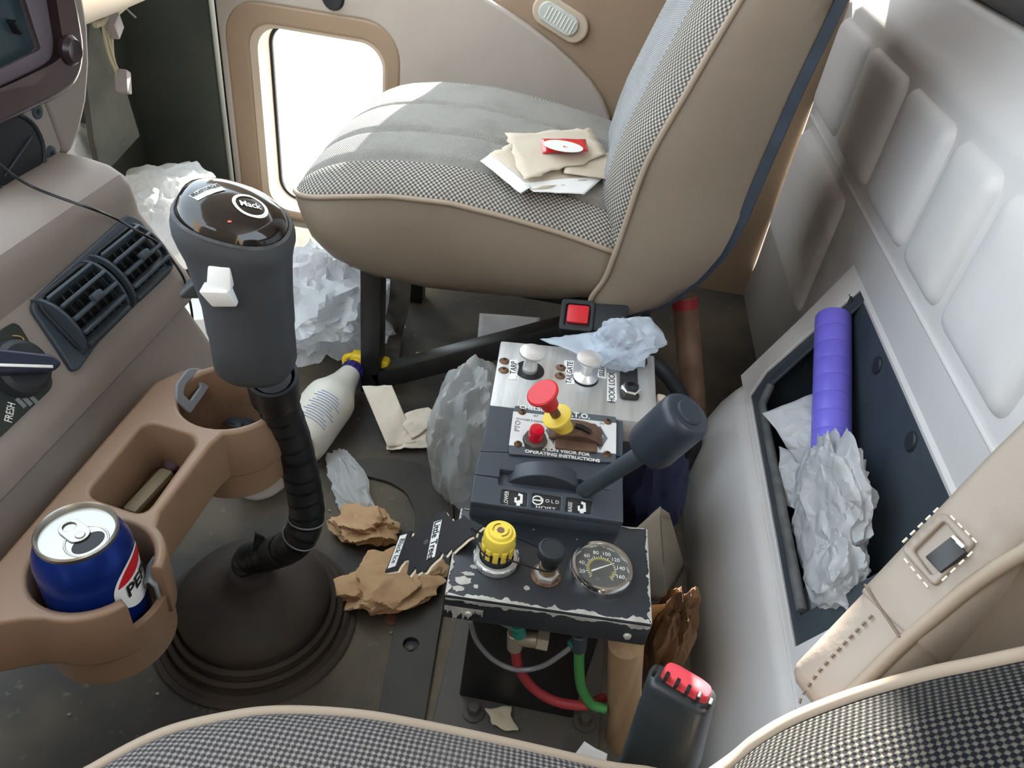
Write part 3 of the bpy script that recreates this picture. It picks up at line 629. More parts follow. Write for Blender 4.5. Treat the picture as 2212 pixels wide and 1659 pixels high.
# ================================================================== gear shifter
bt = thing('shift_boot', (-.318,.557,0), 'dusty black rubber gaiter with concentric folds around the shifter', 'gaiter')
rub = mat('boot_rubber', (48,44,41), .7, c2=(78,68,60), ns=7, lo=.35, hi=.75)
ax = Vector((-.05,-.04,1))
lathe('flange', [(0,.0),(.128,0),(.130,.004),(.124,.007),(.10,.008)], (-.318,.557,0), (0,0,1), rub, bt, 64)
prof = [(.120,.006),(.122,.011),(.117,.016),(.112,.014),(.110,.019),(.112,.025),(.107,.029),(.103,.026),(.101,.031),(.103,.037),(.098,.041),(.094,.038),(.093,.043),(.095,.049),(.092,.056),(.083,.066),(.068,.076),(.050,.084),(.034,.091),(.029,.100),(.026,.108),(.022,.112)]
lathe('bellows', prof, (-.318,.557,0), (0.02,-.03,1), rub, bt, 72, ang=50)
sh = thing('gear_shifter', (-.30,.55,.10), 'tall black gear shifter with taped stick and split switch grip', 'gear lever')
pth = [Vector((-.316,.553,.095)), at(540,1208,z=.118), at(590,1195,z=.145), at(638,1172,d=.885), at(662,1120,d=.86), at(655,1050,d=.835), at(630,950,d=.785), at(600,870,d=.73), at(588,815,d=.69)]
SP = spline(pth, 10)
rad = [.0195 if i < 30 else .0185 for i in range(len(SP))]
tape = mat('black_tape', (26,27,30), .42, c2=(40,40,42), ns=30, bump=.3, bs=120)
tube('stick', SP, [r-.002 for r in rad], tape, sh, 16)
fr = frames(SP); L = len(fr); nb = 21
step = (L-6)/nb
for k in range(nb):                            # overlapping tape wraps
    i0, i1 = int(k*step), min(L-2, int(k*step+step+1)); R_ = .0185 if k > 6 else .020
    rings = []
    for i in range(i0, i1+1):
        p, u, w = fr[i]; t = (i-i0)/max(1, i1-i0); rr = R_*(1.0-.05*t)+.0004; tx = (SP[min(i+1,L-1)]-SP[max(i-1,0)]).normalized()
        rings.append([p+tx*(.0022*math.cos(2*math.pi*j/18+k))+(u*math.cos(2*math.pi*j/18)+w*math.sin(2*math.pi*j/18))*rr for j in range(18)])
    if len(rings) > 1: loft('tape_wrap', rings, tape, sh, cap=False, ang=50, solid=.0006)
for i in (33, 40):                             # pale tape edges
    p, u, w = fr[i]; tube('tape_edge', [p+(u*math.cos(a*.1745)+w*math.sin(a*.1745))*.0196 for a in range(36)], .0009, MT['greyink'], sh, 6, loop=True)
p, u, w = fr[14]; e0 = at(560,1150,z=.165); sheet('tape_flap', [at(545,1190,z=.15),at(575,1178,z=.155),at(572,1160,z=.165),at(552,1148,z=.168)], tape, sh, 4, .001)
lathe('sleeve', [(.0150,0),(.0215,0),(.0225,.003),(.0225,.040),(.0195,.040),(.0175,.002)], fr[L-9][0], (fr[-1][0]-fr[L-9][0]), tape, sh, 28)
# ---- grip
gb, gt = at(556,798,d=.655), at(520,520,d=.585)
ga = (gt-gb).normalized(); gx = (rt-ga*rt.dot(ga)).normalized(); gy = ga.cross(gx); GL = (gt-gb).length
gm_ = mat('grip_rubber', (52,56,60), .55, c2=(64,67,70), ns=10, c3=(92,94,94), s3=18, l3=.66, h3=.8, bump=.15, bs=400)
def sup(a, b, n=40, e=2.5):
    out = []
    for k in range(n):
        t = 2*math.pi*k/n; c, s = math.cos(t), math.sin(t); out.append((a*math.copysign(abs(c)**(2/e), c), b*math.copysign(abs(s)**(2/e), s)))
    return out
prof = [(0,.020,.020,0),(.004,.028,.027,0),(.012,.0315,.031,0),(.055,.0315,.031,0),(.0555,.0323,.0317,0),(.085,.0325,.032,0),(.11,.0345,.033,-.001),(.13,.0365,.034,-.002),(.142,.039,.036,-.003),(.150,.0405,.038,-.003),(.158,.0405,.038,-.003),(.166,.0385,.037,-.003)]
prof = [(h*GL/.130*.90, a, b, s) for h, a, b, s in prof]
tilt = Vector((0,0,0))
def gp(h, x, y): return gb+ga*(h-x*.55*max(0,(h/GL-.75)))+gx*x+gy*y
grip = loft('grip', [[gp(h, x+s, y) for x, y in sup(a, b)] for h, a, b, s in prof], gm_, sh, ang=50)
H0 = prof[-1][0]; top = [(H0-.002,.0370,.035),(H0+.004,.0360,.034),(H0+.010,.032,.030),(H0+.014,.025,.023),(H0+.0165,.015,.013),(H0+.017,.001,.001)]
cap = loft('top_cap', [[gp(h, x-.003, y) for x, y in sup(a, b, 40, 2.2)] for h, a, b in top], mat('glossy_black_cap', (22,20,20), .12, c2=(34,30,28), ns=12, coat=.5), sh, ang=60)
loft('cap_seam', [[gp(h, x-.003, y) for x, y in sup(a, b, 40, 2.3)] for h, a, b in ((H0-.004,.0388,.0368),(H0,.0392,.0375),(H0+.001,.0370,.035))], mat('worn_seam', (84,84,84), .6, c2=(50,52,54), ns=60), sh, closed=True, cap=False)
# stickers on the cap: a point of the dome above (x, y)
def dome(x, y, lift=.0006):
    tab = [(0,.017),(.35,.0165),(.66,.014),(.86,.010),(.97,.004),(1.0,-.002)]; k = math.hypot(x/.037, y/.035)
    return gp(H0+interp(tab, k)+lift, x-.003, y)
sx_, sy_ = Vector((.94,-.34)), Vector((.34,.94))
def flatpatch(name, pts, m, lift):
    cu = bpy.data.curves.new('c','CURVE'); cu.dimensions='2D'; cu.fill_mode='BOTH'
    for pl in pts:
        s = cu.splines.new('POLY'); s.points.add(len(pl)-1)
        for q, p in zip(s.points, pl): q.co=(p[0],p[1],0,1)
        s.use_cyclic_u=True
    me = curve_mesh(cu); bm = bmesh.new(); bm.from_mesh(me); bmesh.ops.subdivide_edges(bm, edges=bm.edges[:], cuts=2, use_grid_fill=True); bmesh.ops.triangulate(bm, faces=bm.faces[:])
    for v in bm.verts: v.co = dome(v.co.x, v.co.y, lift)
    return bmobj(name, bm, m, cap)
lc_ = (-.0135, -.005); a_ = math.radians(58)
rot = lambda c, a: (lambda x, y: (c[0]+x*math.cos(a)-y*math.sin(a), c[1]+x*math.sin(a)+y*math.cos(a)))
R1 = rot(lc_, a_); flatpatch('sticker', [[R1(*p) for p in ((-.012,-.0042),(.012,-.0042),(.012,.0042),(-.012,.0042))]], MT['wink'], .0007)
def dtext(body, size, fn, m, bold=0): return text(body, size, None, None, None, m, cap, bend=lambda x, y: dome(*fn(x, y), .0011), sx=.85, bold=bold)
dtext('MAXITORQUE', .0042, lambda x, y: R1(x, y+.0012), MT['ink'], .0002)
lc2 = (.014, -.004); flatpatch('badge_ring', [circ(*lc2,.0115,30), circ(*lc2,.0092,30)[::-1]], MT['wink'], .0008)
R2 = rot(lc2, math.radians(28)); dtext('Mack', .0075, R2, MT['wink'], .0002)
q = dome(.006,-.026,.0006); lathe('mark', [(0,.0006),(.0012,.0004),(.0014,0)], q, ga, mat('orange_dot', (220,90,50), .5), cap, 10)
# switches
def onface(u, v, off=0):                        # point on the grip's camera side
    c = gb+ga*(GL*.5); r = ray(u, v); n = -gy if (-gy).dot(EYE-c) > 0 else gy
    return atp(u, v, c+n*(.033+off), n), n
pts = [onface(*q, 0)[0] for q in ((452,570),(500,572),(506,618),(452,616))]; n_ = onface(0,0)[1]
f1 = lambda p, h: p+n_*h
hexa('splitter_switch', [f1(p,-.004) for p in pts]+[f1(p,h) for p, h in zip(pts,(.004,.004,.008,.008))], MT['white'], sh, .0012)
pts = [onface(*q, 0)[0] for q in ((438,612),(500,614),(516,656),(462,656))]
hexa('range_switch', [f1(p,-.004) for p in pts]+[f1(p,h) for p, h in zip(pts,(.011,.011,.005,.005))], MT['white'], sh, .0016)
pts = [at(u, v, d=.62) for u, v in ((445,580),(395,618),(402,628),(450,628))]
hexa('side_lever', [p+rt.cross(ga).normalized()*-.008 for p in pts]+[p+rt.cross(ga).normalized()*.012 for p in pts], MT['blk'], sh, .002)
# ================================================================== control console between the seats
UX, UY = Vector((1,0,0)), Vector((0,1,0))
ped = thing('console_pedestal', (.04,.62,0), 'black steel pedestal bolted to the floor under the control boxes', 'pedestal')
rbox('column', (.04,.655,.148), (.145,.305,.285), mat('pedestal_black', (28,29,30), .45, c2=(40,38,36), ns=14), ped, .003)
rbox('base_plate', (.045,.615,.003), (.205,.42,.006), MT['floorb'], ped, .002)
for u, v in ((1022,1538),(1262,1560)):
    q = at(u, v, z=.007); lathe('washer', [(0,0),(.014,0),(.014,.002),(0,.002)], q, (0,0,1), MT['floorb'], ped, 20); lathe('bolt', [(0,.010),(.007,.010),(.008,.007),(.008,0)], q+Vector((0,0,.002)), (0,0,1), MT['floorb'], ped, 6)
# ------------------------------------------------ gauge box
GZ = .292
gbx = thing('gauge_box', (.04,.49,.255), 'scuffed black control box with yellow knob and round gauge', 'control box')
G = lambda u, v: at(u, v, z=GZ)
c4 = [G(958,1287), G(1411,1352), G(1400,1142), G(994,1096)]
gpaint = mat('box_black_paint', (38,42,47), .38, c2=(48,52,57), ns=9, c3=(150,150,148), s3=120, l3=.74, h3=.78)
hexa('case', [p-Vector((0,0,.036)) for p in c4]+c4, gpaint, gbx, .003)
wear = mat('bare_worn_metal', (196,194,188), .5, .2, c2=(160,156,148), ns=80)
gux = (c4[1]-c4[0]).normalized(); guy = (c4[3]-c4[0]); guy = (guy-gux*guy.dot(gux)).normalized()
random.seed(4)
def ragged(name, a, b, nrm, w, nvec, parent, n=70, inset=0, dens=1.0, m=None):
    """torn strip of bare metal from a to b along an edge, growing towards nrm"""
    V, Fc = [], []
    for i in range(n+1):
        t = i/n; p = a+(b-a)*t; k = abs(nz((i*.37, w*90, 0), 1.0, 3))*1.6+abs(nz((i*.09,0,0),1.0,8))*1.2
        ww = w*max(0.02, min(1.5, k*dens)); V += [p+nrm*inset, p+nrm*(inset+ww)]
    for i in range(n): Fc.append((2*i, 2*i+1, 2*i+3, 2*i+2))
    return mesh(name, [v+nvec*.0006 for v in V], Fc, m or wear, parent, smooth=False, solid=.0003)
upv = Vector((0,0,1))
ragged('paint_wear', c4[0]+gux*.002, c4[1]-gux*.002, guy, .006, upv, gbx, inset=.001)
fnrm = -guy
ragged('paint_wear', c4[0]+gux*.002-upv*.001, c4[1]-gux*.002-upv*.001, -upv, .006, fnrm, gbx, inset=.001)
ragged('paint_wear', c4[3]+guy*-.002, c4[0]+guy*.002, gux, .0035, upv, gbx, inset=.0012)
ragged('paint_wear', c4[2]-guy*.002, c4[1]+guy*.002, -gux, .0030, upv, gbx, inset=.0012)
ragged('paint_wear', c4[3]+gux*.004, c4[2]-gux*.004, -guy, .0022, upv, gbx, inset=.0015, dens=.8)
ragged('paint_wear', c4[0]+gux*.002-upv*.014, c4[0]+gux*.04-upv*.014, -upv, .018, fnrm, gbx, 40, dens=1.2)
def blot(cx, cy, r, seed, ry=None, parent=gbx, z=None):
    q = G(cx, cy); ry = ry or r; pts = []
    for k in range(26):
        a = 2*math.pi*k/26; e = .65+.6*abs(nz((math.cos(a)*2, math.sin(a)*2, seed), 1.3, seed)); pts.append((r*e*math.cos(a), ry*e*math.sin(a)))
    plate('paint_chip', [pts], .0004, q, gux, guy, wear, parent)
blot(1000,1255,.011,1,.006); blot(990,1272,.008,2,.004); blot(1138,1271,.0036,3); blot(1012,1240,.008,5,.003); blot(1028,1268,.003,6); blot(1260,1140,.0010,7); blot(1246,1166,.0008,8); blot(1025,1225,.006,9,.003)
# yellow selector knob
q = G(1071,1210); ring = lathe('lock_ring', [(.0225,0),(.0225,.006),(.0205,.0075),(.0175,.0075),(.0175,0)], q, upv, MT['alu'], gbx, 40)
for k in range(14):
    a = 2*math.pi*k/14; rbox('ring_tooth', q+Vector((math.cos(a),math.sin(a),0))*.0226+upv*.0045, (.0016,.0055,.006), MT['alu'], ring, .0005, ux=(math.cos(a),math.sin(a),0), uy=(-math.sin(a),math.cos(a),0))
lathe('knob_neck', [(.0165,0),(.0160,.012),(.0130,.016),(.013,.024),(0,.024)], q, upv, MT['blk'], gbx, 30)
kn = lathe('selector_knob', [(.0142,.021),(.0158,.024),(.0162,.030),(.0162,.039),(.0150,.0425),(.0122,.0425),(.0118,.0445),(.0108,.0455),(0,.0458)], q, upv, MT['yellow'], gbx, 36)
for k in range(12):
    a = 2*math.pi*k/12; rbox('knob_rib', q+Vector((math.cos(a),math.sin(a),0))*.0157+upv*.0215, (.0022,.0056,.015), MT['yellow'], kn, .0006, ux=(math.cos(a),math.sin(a),0), uy=(-math.sin(a),math.cos(a),0))
lathe('knob_dot', [(0,.0006),(.0036,.0005),(.0038,0)], q+upv*.0457, upv, mat('brown_dot', (120,96,80), .6), kn, 20)
kmark = mat('knob_print', (150,128,70), .6)
for a0 in (100, 285):
    tube('knob_print', [q+upv*.0459+Vector((math.cos(math.radians(a0+8*i)), math.sin(math.radians(a0+8*i)), 0))*.0078 for i in range(13)], .0011, kmark, kn, 6, flat=.3)
# black pull knob
q = G(1179,1244)
lathe('lock_washer', [(.0085,0),(.0150,0),(.0152,.0012),(.0085,.0018)], q, upv, MT['rust'], gbx, 30)
lathe('hex_nut', [(.0,.0015),(.0125,.0015),(.0125,.0065),(.011,.008),(0,.008)], q, upv, MT['alu'], gbx, 6, ang=20)
lathe('collar', [(.009,.007),(.009,.015),(.0085,.018),(0,.018)], q, upv, mat('dull_brass', (170,150,120), .4, .7), gbx, 24)
lathe('pull_knob', [(.0075,.016),(.008,.026),(.012,.031),(.0140,.034),(.0142,.040),(.0130,.0425),(.0112,.0432),(.0108,.0426),(0,.0424)], q, upv, MT['blk'], gbx, 36)
# gauge
q = G(1296,1238); ggx = gux; ggy = guy
lathe('gauge_bezel', [(.0325,0),(.0328,.006),(.0325,.010),(.0305,.013),(.0275,.0130),(.0262,.0100),(.0262,.004),(0,.004)], q, upv, MT['chrome'], gbx, 56)
dial = lathe('gauge_dial', [(0,.006),(.0263,.006),(.0263,.0045)], q, upv, mat('dial_grey', (62,60,58), .5, c2=(76,74,70), ns=30), gbx, 48)
gp_ = lambda a, r, h=.0064: q+upv*h+ggx*(r*math.cos(math.radians(a)))+ggy*(r*math.sin(math.radians(a)))
yl = mat('gauge_yellow', (206,196,70), .5)
tube('dial_arc', [gp_(225-6*i, .0138) for i in range(46)], .0005, yl, dial, 6, flat=.5)
for i in range(31):
    a = 225-9*i; big = i % 3 == 0; tube('dial_tick', [gp_(a, .0142), gp_(a, .0168 if big else .0155)], .0003 if not big else .0004, MT['wink'], dial, 5)
    if 60 < a < 225 or a < 0: tube('dial_tick', [gp_(a, .0136), gp_(a, .0118)], .0004, yl, dial, 5)
for i, t_ in enumerate(('20','40','60','80','100','120','140','160')):
    a = 198-31*i
    if t_ in ('20','160'): pass
    text(t_, .0062, gp_(a, .0205), ggx, ggy, MT['wink'], dial, .0003, sx=1.0)
text('PSI', .0035, gp_(255, .014), ggx, ggy, MT['greyink'], dial, .0003)
a = 30; hexa('needle', [gp_(a,.013,.0085)-ggy*.0003, gp_(a,.013,.0085)+ggy*.0003, gp_(a+180,.012,.0085)+ggy*.0011, gp_(a+180,.012,.0085)-ggy*.0011]+[gp_(a,.013,.0092)-ggy*.0003, gp_(a,.013,.0092)+ggy*.0003, gp_(a+180,.012,.0092)+ggy*.0011, gp_(a+180,.012,.0092)-ggy*.0011], MT['wink'], dial, 0)
lathe('gauge_glass', [(0,.0112),(.0265,.0108),(.0266,.0104),(0,.0104)], q, upv, film('gauge_glass', (240,245,240), .96, .03), gbx, 48)
for u, v in ((1012,1325),(1355,1374)):
    f0 = c4[0]; q = atp(u, v, f0, guy); lathe('rivet', [(0,.003),(.003,.0025),(.0042,0)], q, -guy, wear, gbx, 16)
# tubes and fittings below the box
hs_ = thing('air_hoses', at(1180,1400,y=.47), 'red, green and clear air hoses with fittings under the gauge box', 'hose')
hy = lambda u, v, y=.474: at(u, v, y=y)
tube('clear_tube', spline([hy(1016,1342,.468),hy(1030,1385,.468),hy(1065,1425,.468),hy(1115,1447,.468),hy(1170,1440,.470),hy(1215,1412,.472),hy(1238,1394,.476)], 8), .0030, mat('smoky_tube', (122,122,124), .25, coat=.4), hs_, 10)
tube('red_hose', spline([hy(1112,1392),hy(1120,1440),hy(1150,1485),hy(1200,1515),hy(1262,1524),hy(1304,1508,.50)], 8), .0058, mat('red_hose', (158,52,56), .5), hs_, 12)
tube('green_hose', spline([hy(1252,1395),hy(1251,1440),hy(1256,1485),hy(1276,1520),hy(1308,1532)], 8), .0058, mat('green_hose', (70,142,72), .45), hs_, 12)
br = mat('pale_brass_fitting', (176,166,146), .4, .5)
cyl('fitting', hy(1112,1400), hy(1112,1366), .0085, br, hs_); cyl('fitting', hy(1118,1378), hy(1162,1384), .0085, br, hs_); lathe('fitting_nut', [(0,0),(.011,0),(.011,.012),(0,.012)], hy(1160,1382), UX, br, hs_, 6)
tl_ = mat('teal_collar', (40,128,112), .45); cyl('collar', hy(1122,1372,.468), hy(1118,1350,.468), .0075, tl_, hs_)
cyl('collar', hy(1232,1398,.472), hy(1246,1386,.478), .0062, tl_, hs_); cyl('fitting', hy(1250,1402), hy(1252,1368), .0085, MT['slate'], hs_)
tube('grey_tube', spline([hy(1118,1362,.468),hy(1095,1350,.475),hy(1070,1338,.49)], 5), .0035, MT['greyink'], hs_, 8)
# ------------------------------------------------ hoist control box
hb = thing('hoist_control', (.03,.6,.29), 'slate hoist control box with a lever and lettered plate', 'control box')
h4 = [at(1016,1084,z=.318), at(1347,1128,z=.318), at(1346,910,z=.335), at(1058,873,z=.335)]
ho = h4[0]; hux = (h4[1]-h4[0]).normalized(); huy = (h4[3]-h4[0]); huy = (huy-hux*huy.dot(hux)).normalized(); hn = hux.cross(huy)
def HH(u, v, h=0): return atp(u, v, ho+hn*h, hn)
def h2(u, v, h=0): p = HH(u, v, h)-ho; return (p.dot(hux), p.dot(huy))
def hpl(name, uv, depth, h, m, parent, bev=0, r=0, holes=()):
    o1 = [h2(*p, h+depth) for p in uv]; o1 = roundpoly(o1, r) if r else o1
    return plate(name, [o1]+[roundpoly([h2(*p, h+depth) for p in q], .0015)[::-1] for q in holes], depth, ho+hn*h, hux, huy, m, parent, bev)
sl_ = mat('slate_housing', (60,67,76), .42, c2=(70,77,86), ns=9, bump=.1, bs=500)
z3 = lambda x, y: (1000+x/5.267, 960+y/5.267)
z2 = lambda x, y: (1040+x/5.53, 720+y/5.53)
hexa('case', [p-hn*.034 for p in h4]+[p-hn*.008 for p in h4], sl_, hb, .003)
W1 = [z3(*p) for p in ((450,510),(735,555),(725,705),(430,670))]; W2 = [z3(*p) for p in ((800,552),(1120,600),(1110,745),(780,712))]; W3 = [z3(*p) for p in ((1185,600),(1470,640),(1455,790),(1165,760))]
e0, e1 = (1016,1084), (1347,1128)
near = [(1016,1084),(1347,1128),(1346,1060)]+[z3(1540,512),z3(1290,560),z3(410,460),z3(405,385),z3(130,342)]
hpl('near_slab', near, .009, -.009, sl_, hb, .0012, .0015, (W1,W2,W3))
mid = [z3(130,338), z3(418,374), z3(425,283), z3(1350,395), z3(1540,505), z3(1820,535), (1346,988), z3(195,82)]
hpl('middle_slab', mid, .009, -.009, sl_, hb, .0012)
hpl('rear_slab', [z3(198,76),(1346,985),(1346,910),(1058,873)], .009, -.009, sl_, hb, .0012)
dk = mat('window_dark', (40,40,40), .5)
for w in (W1, W2, W3): hpl('symbol_window', w, .001, -.0026, dk, hb)
def ht(body, size, u, v, h, rot=0, m=MT['wink'], sx=1, parent=hb, bold=.0):
    a = math.radians(rot); x = hux*math.cos(a)+huy*math.sin(a); y = huy*math.cos(a)-hux*math.sin(a)
    return text(body, size, HH(u, v, h), x, y, m, parent, .0003, sx=sx, bold=bold)
ht('LOWER', .0062, *z3(495,612), -.0015, 90, sx=.85); ht('RAISE', .0062, *z3(1222,715), -.0015, 90, sx=.85)
ht('H O L D', .0060, *z3(985,652), -.0015, 0, sx=.95); ht('HOIST', .0056, *z3(940,730), -.0015, 0, sx=1.35)
p0 = z3(848,640); oo = HH(*p0, -.0015); plate('hold_symbol', [circ(0,0,.0062,24), circ(0,0,.0047,24)[::-1]], .0004, oo, hux, huy, MT['wink'], hb); plate('hold_symbol', [[(-.0045,-.0008),(.0045,-.0008),(.0045,.0008),(-.0045,.0008)]], .0004, oo, hux, huy, MT['wink'], hb)
for cx, cy in ((632,640),(1352,735)):
    sp = [(-.002,-.009),(.002,-.009),(.002,-.004),(.0045,-.0035),(.004,.008),(-.0005,.0095),(-.001,.006),(.0015,.0055),(.0015,.0005),(-.002,-.001),(-.002,.0035),(-.0045,.003),(-.0042,-.003),(-.002,-.004)]
    plate('truck_symbol', [sp], .0004, HH(*z3(cx,cy), -.0015), hux, huy, MT['wink'], hb)
# lever drum and handle
da, db_ = HH(*z3(520,455), -.012), HH(*z3(1320,520), -.012); dm = (da+db_)/2; dw = (db_-da).length
pts = [(-dw*.52+dw*1.04*k/16, .021*math.sin(math.pi*k/16)**.7+.004) for k in range(17)]
lev = plate('lever_drum', [[(-dw*.52,-.004),(dw*.52,-.004)]+pts[::-1]], .020, dm+huy*.0165, hux, hn, sl_, hb, .0012)
L0, L1, L2 = HH(*z3(1400,520), .004), at(1392,978,d=.702), None
ld = (L1-L0).normalized(); tube('lever_rod', [L0-ld*.008, L0, L1], .0088, MT['slate'], hb, 16)
H1 = at(1402,968,d=.700); H2 = at(1474,905,d=.672); hd = (H2-H1).normalized()
nvy = mat('navy_handle', (40,48,58), .38, c2=(46,55,66), ns=9)
hdl = lathe('lever_handle', [(0,-.004),(.018,-.004),(.0225,.0),(.0240,.006),(.0240,.049),(.0230,.054),(.0205,.0570),(.0190,.0575),(0,.0575)], H1, hd, nvy, hb, 40)
lathe('handle_button', [(0,.0025),(.0115,.002),(.0130,.0005),(.0132,-.001)], H1+hd*.0578, hd, nvy, hdl, 30)
# lettered power take-off plate
PT = [z2(400,862), z2(1612,1000), z2(1605,1545), z2(325,1440)]
ptp = hpl('lettered_plate', PT, .0028, .0008, mat('plate_dark', (76,82,90), .45, c2=(90,96,102), ns=20, c3=(130,112,98), s3=50, l3=.68, h3=.8), hb, .0006, .003)
pw = mat('plate_white', (222,222,222), .4, c2=(204,204,202), ns=14)
hpl('plate_field', [z2(380,935), z2(1612,1075), z2(1608,1440), z2(328,1338)], .0004, .0036, pw, hb)
arr = mat('plate_grey', (104,112,122), .5)
hpl('arrow', [z2(765,1165), z2(850,1060), z2(960,1060), z2(960,1290), z2(880,1275), z2(860,1330)], .0003, .0040, arr, hb)
hpl('arrow', [z2(1370,1140), z2(1420,1110), z2(1507,1255), z2(1420,1395), z2(1385,1345)], .0003, .0040, arr, hb)
gate = hpl('shift_gate', [z2(905,1035), z2(1380,1080), z2(1385,1420), z2(880,1365)], .004, .0036, MT['rustplate'], hb, .001, .004)
ga0, ga1 = HH(*z2(1135,1210), .006), 0
pts = [(-.030+.060*k/14, .011*math.sin(math.pi*k/14)**.6) for k in range(15)]
plate('gate_dome', [[(-.031,-.002),(.031,-.002)]+pts[::-1]], .025, HH(*z2(1130,1225),.0065)+huy*.0155, hux, hn, MT['rustplate'], hb, .002)
sp_ = spline([HH(*z2(1120,1110),.0185), HH(*z2(1200,1130),.0185), HH(*z2(1300,1190),.0160)], 4)
tube('gate_slot', sp_, .0035, MT['ink'], hb, 8)
B0 = HH(*z2(1005,1165), .010); T0 = at(1170,846,z=.402); ax_ = (T0-B0).normalized()
lathe('pull_collar', [(.0085,0),(.0105,.001),(.0105,.022),(.0115,.024),(.0165,.0245),(.0168,.028),(.0150,.0292),(.0070,.0295),(0,.0295)], B0, ax_, MT['yellow'], hb, 30)
cyl('pull_stem', B0+ax_*.028, B0+ax_*.045, .0055, MT['rust'], hb)
RL_ = (T0-B0).length
lathe('pull_knob', [(0,RL_-.026),(.0095,RL_-.026),(.0115,RL_-.012),(.0165,RL_-.007),(.0182,RL_-.004),(.0182,RL_-.002),(.0165,RL_-.0005),(0,RL_)], B0, ax_, MT['red'], hb, 36)
q = HH(*z2(635,1300), .004); lathe('lamp_nut', [(0,0),(.0140,0),(.0140,.006),(.0125,.007),(0,.007)], q, hn, MT['floorb'], hb, 8, ang=20)
lathe('indicator_lamp', [(.0085,.006),(.0086,.020),(.0078,.0225),(0,.0228)], q, hn, mat('ruby_lens', (196,20,44), .15, coat=.6), hb, 28)
for u, v in (z2(485,945), z2(437,1328), z2(1508,1062), z2(1503,1450)):
    q = HH(u, v, .0036); s_ = lathe('plate_screw', [(0,.0034),(.003,.003),(.0048,.0006),(.005,0)], q, hn, MT['rust'], hb, 16)
    for r_ in (0, 90): rbox('screw_cross', q+hn*.0033, (.0046,.0011,.0008), MT['ink'], s_, 0, ux=hux*math.cos(math.radians(r_+30))+huy*math.sin(math.radians(r_+30)), uy=huy)
for u, v in (z2(852,1168), z2(1413,1235)):
    lathe('gate_screw', [(0,.002),(.003,.002),(.0045,0)], HH(u, v, .0042), hn, MT['alu'], hb, 16)
ht('CHELSEA', .0075, *z2(630,905), .0037, 0, sx=1.15, bold=.0002); ht('P.T.O.', .0105, *z2(1160,985), .0037, 0, sx=1.0, bold=.0003)
ht('PTO', .0088, *z2(432,1110), .0041, 90, m=MT['greyink'], sx=1.0); ht('IN', .0050, *z2(1440,1082), .0041, 0, MT['greyink'], sx=1.1)
ht("OWNER'S MANUAL", .0040, *z2(610,1048), .0041, 0, MT['greyink'], sx=1.1); ht('-27', .0046, *z2(645,988), .0041, 0, MT['greyink'], sx=1.2)
ht('SEE SUN VISOR FOR', .0062, *z2(975,1415), .0042, 0, sx=1.1, bold=.0002); ht('OPERATING INSTRUCTIONS', .0060, *z2(968,1470), .0042, 0, sx=1.1, bold=.0002)
# ------------------------------------------------ aluminium switch plate
sp = thing('switch_plate_box', (.04,.74,.30), 'bare aluminium switch box with chrome pull knobs and labels', 'control box')
s4 = [at(1058,876,z=.336), at(1421,916,z=.336), at(1414,768,z=.342), at(1082,736,z=.342)]
so_ = s4[0]; sux = (s4[1]-s4[0]).normalized(); suy = s4[3]-s4[0]; suy = (suy-sux*suy.dot(sux)).normalized(); sn = sux.cross(suy)
def SS(u, v, h=0): return atp(u, v, so_+sn*h, sn)
hexa('case', [p-sn*.036 for p in s4]+s4, MT['alu'], sp, .0025)
for (u, v), pulled in ((z2(575,445), 0), (z2(1240,540), 1)):
    q = SS(u, v); lathe('knob_hole', [(0,.0006),(.0185 if not pulled else .0165,.0006),(.0185 if not pulled else .0165,0)], q, sn, MT['ink'], sp, 28)
    lathe('pull_knob', [(.0,.001),(.0150,.001),(.0155,.003),(.010,.006),(.0072,.009),(.0068,.022),(.0085,.026),(.0150,.0285),(.0165,.031),(.0160,.033),(.010,.0345),(0,.035)] if pulled else [(0,.0),(.0095,.0),(.0090,.010),(.0075,.014),(.0070,.022),(.0150,.0255),(.0165,.028),(.0160,.030),(.010,.0315),(0,.032)], q, sn, mat('satin_chrome', (232,234,236), .32, .75) if 'satin_chrome' not in bpy.data.materials else bpy.data.materials['satin_chrome'], sp, 32)
for p in ((275,335),(265,445),(950,415),(938,512)):
    q = SS(*z2(*p)); s_ = lathe('screw', [(0,.003),(.004,.0026),(.0065,.0005),(.0068,0)], q, sn, MT['rust'], sp, 18); lathe('screw_socket', [(0,.0004),(.002,.0004),(.002,0)], q+sn*.003, sn, MT['ink'], s_, 6)
def slabel(body, uv, size, c, rot, sx=1):
    o1 = [(SS(*z2(*p))-so_) for p in uv]; pl = plate('label', [[(p.dot(sux), p.dot(suy)) for p in o1]], .0006, so_, sux, suy, MT['paper'], sp)
    a = math.radians(rot); x = sux*math.cos(a)+suy*math.sin(a); y = suy*math.cos(a)-sux*math.sin(a)
    text(body, size, SS(*z2(*c), .0007), x, y, MT['ink'], pl, .0003, sx=sx)
slabel('TARP', [(325,325),(430,320),(445,410),(432,470),(410,555),(325,555),(345,470)], .0105, (385,415), 88, 1.0)
slabel('TAILGATE', [(990,330),(1108,335),(1095,440),(1112,610),(1005,610),(1015,490),(992,430)], .0105, (1055,470), 86, .92)
slabel('SELEC V', [(1395,320),(1490,325),(1492,550),(1378,530),(1400,430)], .0095, (1442,425), 86, .95)
slabel('HOOK LOCK', [(1500,480),(1610,490),(1618,800),(1600,820),(1498,810)], .0110, (1560,645), 86, .9)
st_ = [SS(*z2(*p), .004) for p in ((1660,430),(1865,420),(1870,650),(1890,770),(1860,785),(1690,770),(1660,740),(1655,600))]
